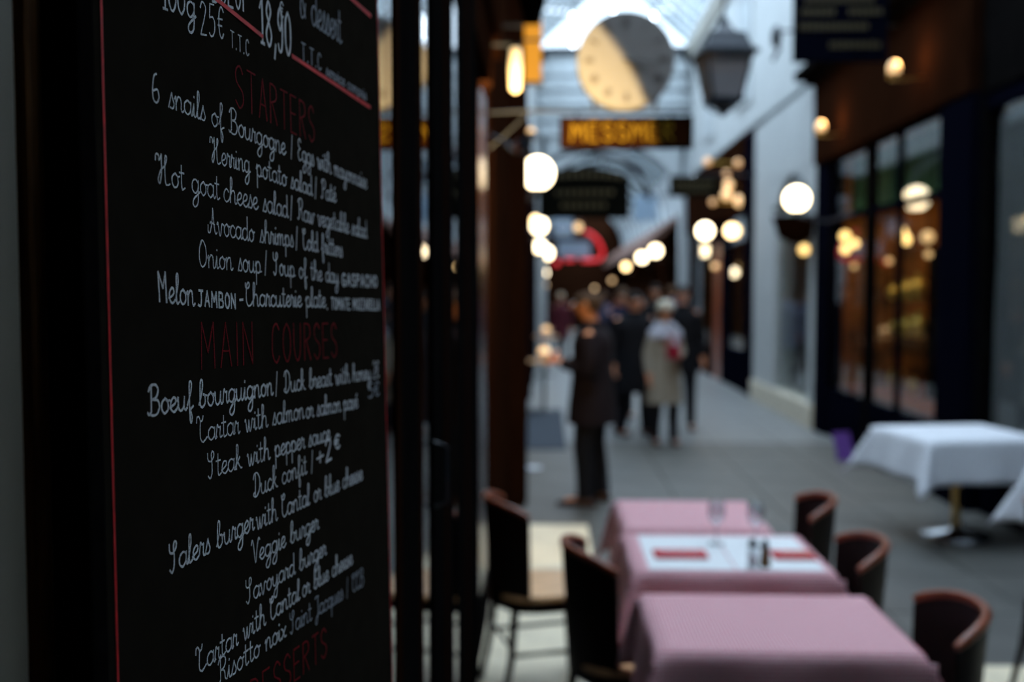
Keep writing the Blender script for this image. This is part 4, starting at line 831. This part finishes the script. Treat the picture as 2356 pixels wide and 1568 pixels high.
def wine_glass(x, y_, label):
    g = thing('wine_glass', label, 'glass', (x, y_, TZ+.001), 0, 'wine glasses')
    obj('foot', MB().lathe([(.032, 0), (.031, .003), (.006, .008), (.004, .02), (.0036, .075)], (0,0,0), 20), M['drink'], g)
    obj('bowl', MB().lathe([(.004, .075), (.022, .085), (.034, .110), (.035, .135), (.030, .17), (.0285, .17), (.0335, .135), (.032, .112), (.02, .088), (.003, .079)], (0,0,0), 20), M['drink'], g)
wine_glass(.665, 3.92, 'left stemmed wine glass on the laid table'); wine_glass(.815, 3.90, 'right stemmed wine glass behind the salt shaker')
sh = thing('salt_shaker', 'clear glass salt shaker with dark cap on the laid table', 'shaker', (.742, 3.60, TZ+.001))
obj('body', MB().lathe([(.018, 0), (.020, .01), (.018, .06), (.013, .075)], (0,0,0), 16), M['drink'], sh); obj('salt', MB().lathe([(.015, .003), (.016, .045)], (0,0,0), 14), M['paper'], sh); obj('cap', MB().lathe([(.014, .075), (.0145, .092), (.008, .10)], (0,0,0), 16), M['iron'], sh)
sh = thing('pepper_mill', 'olive brown pepper shaker beside the salt shaker', 'shaker', (.787, 3.60, TZ+.001))
obj('body', MB().lathe([(.019, 0), (.021, .015), (.016, .045), (.014, .07)], (0,0,0), 16), M['pepper'], sh); obj('cap', MB().lathe([(.012, .07), (.013, .085), (.006, .10)], (0,0,0), 16), M['iron'], sh)

# bits on the floor
o = obj('doormat', MB().bev(-.28, .20, 10.9, 14.6, .001, .012, .003), M['rubber']); tag(o, 'long dark mat on the floor at the left, behind the wooden bay', 'mat')
p = at(1224, 1078, 9.7); o = obj('saucer', MB().lathe([(.03, 0), (.075, .012), (.078, .016), (.07, .015), (.02, .006)], (p.x+.02, p.y, .001), 20), M['linen']); tag(o, 'small white dish on the floor at the foot of the wooden post', 'dish')
t = thing('purple_menu_card', 'purple card leaning at the foot of the boutique', 'card', (3.07, 10.3, 0), .35)
obj('card', MB().box(-.10, .10, -.006, .006, .0, .30, Matrix.Rotation(-.35, 4, 'X')), M['purple'], t); obj('prop', MB().tube([(0, .16, .0), (0, .105, .26)], .008, 6), M['iron'], t)
def round_table(px, py, Y, label):
    p = at(px, py, Y); t = thing('lamp_table', label, 'table', (p.x, p.y, 0), 0, 'round tables on the left far side')
    obj('tabletop', MB().lathe([(.26, p.z-.03), (.27, p.z-.015), (.26, p.z)], (0,0,0), 24), M['seatwood'], t); obj('leg', MB().tube([(0,0,.02), (0,0,p.z-.03)], .025, 8), M['iron'], t); obj('base', MB().lathe([(.18, 0), (.17, .02), (.03, .04)], (0,0,0), 20), M['iron'], t)
    lm = thing('table_lamp', 'small warm lamp on the ' + label, 'lamp', (p.x, p.y+.05, p.z)); obj('base', MB().lathe([(.05, 0), (.045, .015), (.01, .03), (.01, .12)], (0,0,0), 14), M['brass'], lm)
    obj('lamp_shade', MB().lathe([(.09, .10), (.055, .19)], (0,0,0), 18), M['dimbulb'], lm)
round_table(1252, 828, 14.3, 'nearer round table on the far left side'); round_table(1256, 772, 20.5, 'farther round table on the far left side')

# ================================================================== PEOPLE
def skinmesh(name, V, E, Rd, m, parent, sub=1, root=0):
    me = bpy.data.meshes.new(name); me.from_pydata([tuple(v) for v in V], E, []); o = bpy.data.objects.new(name, me); C.objects.link(o)
    md = o.modifiers.new('skin', 'SKIN'); md.use_smooth_shade = True
    sl = me.skin_vertices[0] if me.skin_vertices else None
    for i, r in enumerate(Rd):
        sl.data[i].radius = r if isinstance(r, tuple) else (r, r); sl.data[i].use_root = (i == root)
    sb = o.modifiers.new('sub', 'SUBSURF'); sb.levels = sb.render_levels = sub
    bpy.context.view_layer.update(); dg = bpy.context.evaluated_depsgraph_get(); me2 = bpy.data.meshes.new_from_object(o.evaluated_get(dg)); me2.name = name
    bpy.data.objects.remove(o); me2.materials.clear(); me2.materials.append(m); me2.polygons.foreach_set('use_smooth', [True]*len(me2.polygons))
    return obj(name, me2, m, parent)
def V3(*a): return Vector(a)
def person(x, y_, rz, h, label, coat, trousers, hair, arms='down', coat_len=.55, hat=None, scarf=None, skin=None, stride=.0, bag=None, head_turn=0, nod=0, female=False, bulk=1.0):
    t = thing('person', label, 'person', (x, y_, 0), rz, 'people walking in the passage'); s = h/1.75; t.scale = (s*bulk, s*bulk, s)
    sk = skin or M['skin']; sw = .175 if female else .195
    # figure faces -Y
    J = {'pel': V3(0, 0, .95), 'sp': V3(0, .01, 1.14), 'ch': V3(0, .005, 1.34), 'nk': V3(0, 0, 1.48), 'nk2': V3(0, -.012, 1.545)}
    V, E, Rd = [], [], []
    def add(p, r, par=None): V.append(Vector(p)); Rd.append(r); i = len(V)-1; (E.append((par, i)) if par is not None else None); return i
    pel = add(J['pel'], (.145, .105)); spn = add(J['sp'], (.13, .095), pel); chs = add(J['ch'], (.15, .105), spn); nk = add(J['nk'], .062, chs); nk2 = add(J['nk2'], .052, nk)
    hx = -.035 - .03*nod
    jaw = add((0, hx+.02, 1.60), (.062, .072), nk2); mid = add((0, hx+.022, 1.66), (.073, .088), jaw); crown = add((0, hx+.028, 1.715), (.066, .080), mid)
    legs = {}
    for sd in (-1, 1):
        f = stride*sd
        hp = add((sd*.09, 0, .88), (.088, .09), pel); kn = add((sd*.10, -.02-f*.5, .49), .058, hp); an = add((sd*.105, .01-f, .09), .040, kn); legs[sd] = an
        heel = add((sd*.105, .03-f, .045), .034, an); toe = add((sd*.12, -.14-f, .03), (.036, .022), heel)
        sh_ = add((sd*sw*.86, .005, 1.41), .058, chs)
        if arms == 'phone': el, wr = V3(sd*(sw+.04), .04, 1.12), V3(sd*.06, -.19, 1.18)
        elif arms == 'bag' and sd == 1: el, wr = V3(sd*(sw+.05), .02, 1.14), V3(sd*.12, -.20, 1.12)
        else: el, wr = V3(sd*(sw+.05), .02, 1.13), V3(sd*(sw+.06), -.06, .88)
        e_ = add(el, .043, sh_); w_ = add(wr, .028, e_); dr = (wr-el).normalized()
        side = (V3(-sd, 0, 0) - dr*dr.dot(V3(-sd, 0, 0))).normalized(); up = dr.cross(side)
        pm = add(wr+dr*.055, (.036, .018), w_); add(wr+dr*.025+side*.045+up*.0, .012, w_)
        for q, ln in ((-.027, .062), (-.009, .078), (.009, .075), (.027, .060)):
            k1 = add(wr+dr*.095+up*q, .009, pm); k2 = add(wr+dr*(.095+ln*.55)+up*q+side*.010, .0085, k1); add(wr+dr*(.095+ln*.9)+up*q+side*.03, .0075, k2)
    body = skinmesh('body', V, E, Rd, sk, t)
    # face
    fc = hx-.062
    obj('nose', MB().add([(-.014, fc-.004, 1.642), (.014, fc-.004, 1.642), (0, fc-.03, 1.645), (0, fc-.002, 1.685)], [(0,1,2),(0,2,3),(1,3,2)]), sk, t)
    for sd in (-1, 1):
        ey = obj('eye', MB().ball((sd*.030, fc+.004, 1.678), .011, 10), M['paper'], t); obj('iris', MB().ball((sd*.030, fc-.005, 1.678), .005, 8), M['iron'], ey)
        obj('ear', MB().ball((sd*.078, hx+.03, 1.660), .028, 10, sx=.35, sy=.7, sz=1.1), sk, t)
    obj('mouth', MB().ball((0, fc+.002, 1.615), .020, 10, sx=1, sy=.35, sz=.3), mat('lips', (.35, .10, .08), .5), t)
    # hair or hat
    mb = MB(); rows = []
    for i in range(8):
        a = PI/2*(i/7)*1.35; z = 1.695+.075*math.cos(a); rr = math.sin(a)
        rows.append([(.083*rr*math.cos(p), hx+.04+.098*rr*math.sin(p)*1.0, z-(.05 if math.sin(p) > .2 and i > 5 else 0)) for p in [2*PI*k/18 for k in range(18)]])
    mb.grid(rows[::-1], closed=True)
    if female: mb.ball((0, hx+.09, 1.60), .075, 12, sx=1.05, sy=.6, sz=1.4)
    obj('hair', mb, hair, t)
    if hat is not None: obj('knitted_hat', MB().ball((0, hx+.03, 1.735), .105, 16, sx=1.02, sy=1.08, sz=.62).tube([(.10*math.cos(a), hx+.03+.112*math.sin(a), 1.70) for a in [2*PI*k/18 for k in range(19)]], .02, 8), hat, t)
    # coat
    hem = .95-(coat_len-.15)*.75
    prof = [(1.50, .075, .07), (1.465, .13, .09), (1.42, sw+.015, .115), (1.33, sw+.02, .135), (1.15, .185, .13), (1.0, .19, .14), (.9, .205, .15), (hem, .215+.03*(coat_len > .6), .165)]
    rows = [[(a*math.cos(p)*(1+.02*math.sin(5*p)), b*math.sin(p)*(1+.02*math.cos(4*p)), z) for p in [2*PI*k/28 for k in range(28)]] for z, a, b in prof]
    inn = [[(x_*.93, y2*.93, z+.01) for x_, y2, z in rows[-1]]]
    mb = MB().grid(rows[::-1], closed=True); mb.grid([inn[0], rows[-1]], closed=True); mb.add(inn[0], [tuple(range(28))])
    for sd in (-1, 1):
        if arms == 'phone': el, wr = V3(sd*(sw+.04), .04, 1.12), V3(sd*.07, -.175, 1.175)
        elif arms == 'bag' and sd == 1: el, wr = V3(sd*(sw+.05), .02, 1.14), V3(sd*.125, -.18, 1.12)
        else: el, wr = V3(sd*(sw+.05), .02, 1.13), V3(sd*(sw+.06), -.055, .90)
        s0 = V3(sd*(sw-.035), .005, 1.41); mb.tube([s0, s0.lerp(el, .5), el, el.lerp(wr, .5), wr], [.073, .066, .058, .052, .046], 12)
    obj('coat', mb, coat, t)
    obj('collar', MB().lathe([(.075, 1.47), (.09, 1.50), (.078, 1.535), (.066, 1.53)], (0, 0, 0), 18), coat, t)
    mb = MB(); mb.lathe([(.12, .80), (.165, .9), (.15, 1.0)], (0, 0, 0), 18, sy=.8)
    for sd in (-1, 1):
        f = stride*sd; mb.tube([(sd*.09, 0, .90), (sd*.095, -.01, .70), (sd*.10, -.02-f*.5, .49), (sd*.102, 0-f*.8, .28), (sd*.105, .01-f, .075)], [.105, .092, .072, .064, .058], 14)
    obj('trousers', mb, trousers, t)
    for sd in (-1, 1):
        f = stride*sd; rows = []
        for yy, wx, hh in ((.075, .02, .03), (.06, .038, .075), (0, .042, .085), (-.06, .044, .065), (-.12, .046, .05), (-.165, .038, .04), (-.185, .015, .025)):
            rows.append([(sd*.11+wx*math.cos(p), yy-f, max(.002, .5*hh+.5*hh*math.sin(p))) for p in [2*PI*k/14 for k in range(14)]])
        mb = MB().grid(rows, closed=True); obj('shoe', mb, M['shoe'], t)
    if scarf is not None:
        mb = MB(); mb.tube([((.105)*math.cos(a), .01+.10*math.sin(a), 1.475+.012*math.sin(3*a)) for a in [2*PI*k/20 for k in range(21)]], .042, 10); mb.tube([(.07, -.10, 1.46), (.09, -.15, 1.30), (.08, -.16, 1.16)], [.04, .045, .05], 10); mb.tube([(-.06, -.10, 1.46), (-.09, -.15, 1.34)], [.045, .05], 10)
        mb.grid([[((sw+.04)*math.cos(p)*q, (.13)*math.sin(p)*q, z) for p in [2*PI*k/24 for k in range(24)]] for z, q in ((1.33, 1.04), (1.42, 1.0), (1.49, .55))], closed=True); obj('scarf', mb, scarf, t)
    return t, s
M['shoe'] = mat('dark_brown_leather', (.05, .018, .012), .4)
dk = cmat('black_wool', (.006, .006, .008)); br_ = cmat('dark_brown_wool', (.014, .009, .011)); bk = cmat('black_denim', (.010, .011, .015)); nv_ = cmat('navy_wool', (.010, .014, .04)); rd = cmat('dark_red_wool', (.07, .012, .02))
hd_, hb_, hg_ = cmat('dark_hair', (.015, .010, .008)), cmat('brown_hair', (.08, .045, .025)), cmat('blond_hair', (.42, .34, .24)); gy = cmat('grey_trousers', (.05, .05, .05)); bl = cmat('slate_blue_wool', (.06, .07, .13)); lt = cmat('pale_blue_wool', (.13, .14, .22))
def foot(px, py): 
    Y = 1.75*2290/(py-668); p = at(px, py, Y); return p.x, p.y
fx, fy = foot(1362, 1160)
t, s = person(fx, fy, -PI/2-.25, 1.72, 'man in a dark brown jacket looking down at a phone, nearest in the passage', br_, bk, hb_, 'phone', .5, stride=.03, nod=1, bulk=1.25, skin=mat('warm_lit_skin', (.85,.33,.14), .55))  # orange light on the face is put into the skin colour
# phone with a warm screen glow added to light the face
ph = bpy.data.objects.new('phone', None); C.objects.link(ph)
c_, s_ = math.cos(-PI/2-.25), math.sin(-PI/2-.25)
def loc2w(lx, ly): return fx+lx*c_-ly*s_, fy+lx*s_+ly*c_
wx_, wy_ = loc2w(0, -.345*s); ph.location = (wx_, wy_, 1.22*s); ph.rotation_euler = (0, 0, -PI/2-.25); tag(ph, 'small dark phone with added screen glow held by the man in the brown jacket', 'phone')
obj('case', MB().bev(-.038, .038, -.005, .005, -.075, .075, .003, Matrix.Rotation(-.6, 4, 'X')), M['iron'], ph); obj('screen', MB().box(-.034, .034, .0052, .0060, -.070, .070, Matrix.Rotation(-.6, 4, 'X')), mat('added_screen_glow', (1, .6, .4), .3, emit=(1, .45, .22), estr=1.0), ph)
fx, fy = foot(1528, 1022)
tw, sw_ = person(fx, fy, PI*.08, 1.60, 'woman in a cream hat, pale scarf and long beige coat', cmat('beige_wool', (.30, .27, .22)), bk, hg_, 'bag', .72, hat=cmat('cream_knit', (.55, .50, .40)), scarf=cmat('pale_grey_knit', (.42, .43, .50)), female=True, stride=.05)
hb2 = thing('red_handbag', 'red handbag hanging at the side of the woman in the beige coat', 'bag', (fx+.06, fy-.27, 1.08), .1)
obj('body', MB().bev(-.075, .075, -.04, .04, -.09, .07, .02), cmat('red_leather', (.26, .012, .03), .5), hb2); obj('strap', MB().tube([(-.07, 0, .07), (-.05, .0, .14), (0, .0, .17), (.05, .0, .14), (.07, 0, .07)], .009, 6), cmat('red_strap', (.40, .02, .05), .5), hb2)
for px, py, rz, h, lab, co, tr, ha, kw in (
 (1458, 1000, .4, 1.72, 'person in long black coat between the man with the phone and the beige coat', dk, bk, hd_, dict(stride=.06, coat_len=.7, bulk=1.35)),
 (1567, 985, .0, 1.80, 'tall dark haired person in black directly behind the woman in beige', dk, bk, hd_, dict(coat_len=.5, stride=.08)),
 (1430, 960, .2, 1.76, 'person in a navy jacket behind the man with the phone', nv_, bk, hb_, dict()),
 (1506, 905, .1, 1.84, 'tallest dark haired person behind the cream hat', dk, gy, hd_, dict()),
 (1545, 880, PI, 1.82, 'person in pale blue walking away at the right of the crowd', lt, gy, hb_, dict()),
 (1432, 845, .2, 1.80, 'person in dark red far back in the crowd', rd, bk, hb_, dict()),
 (1386, 850, 2.8, 1.70, 'person in slate blue far behind the man with the phone', bl, bk, hb_, dict()),
 (1290, 835, .1, 1.68, 'person in a dark red coat far back on the left side', rd, bk, hg_, dict(coat_len=.6))):
    fx, fy = foot(px, py); person(fx, fy, rz, h, lab, co, tr, ha, **kw)
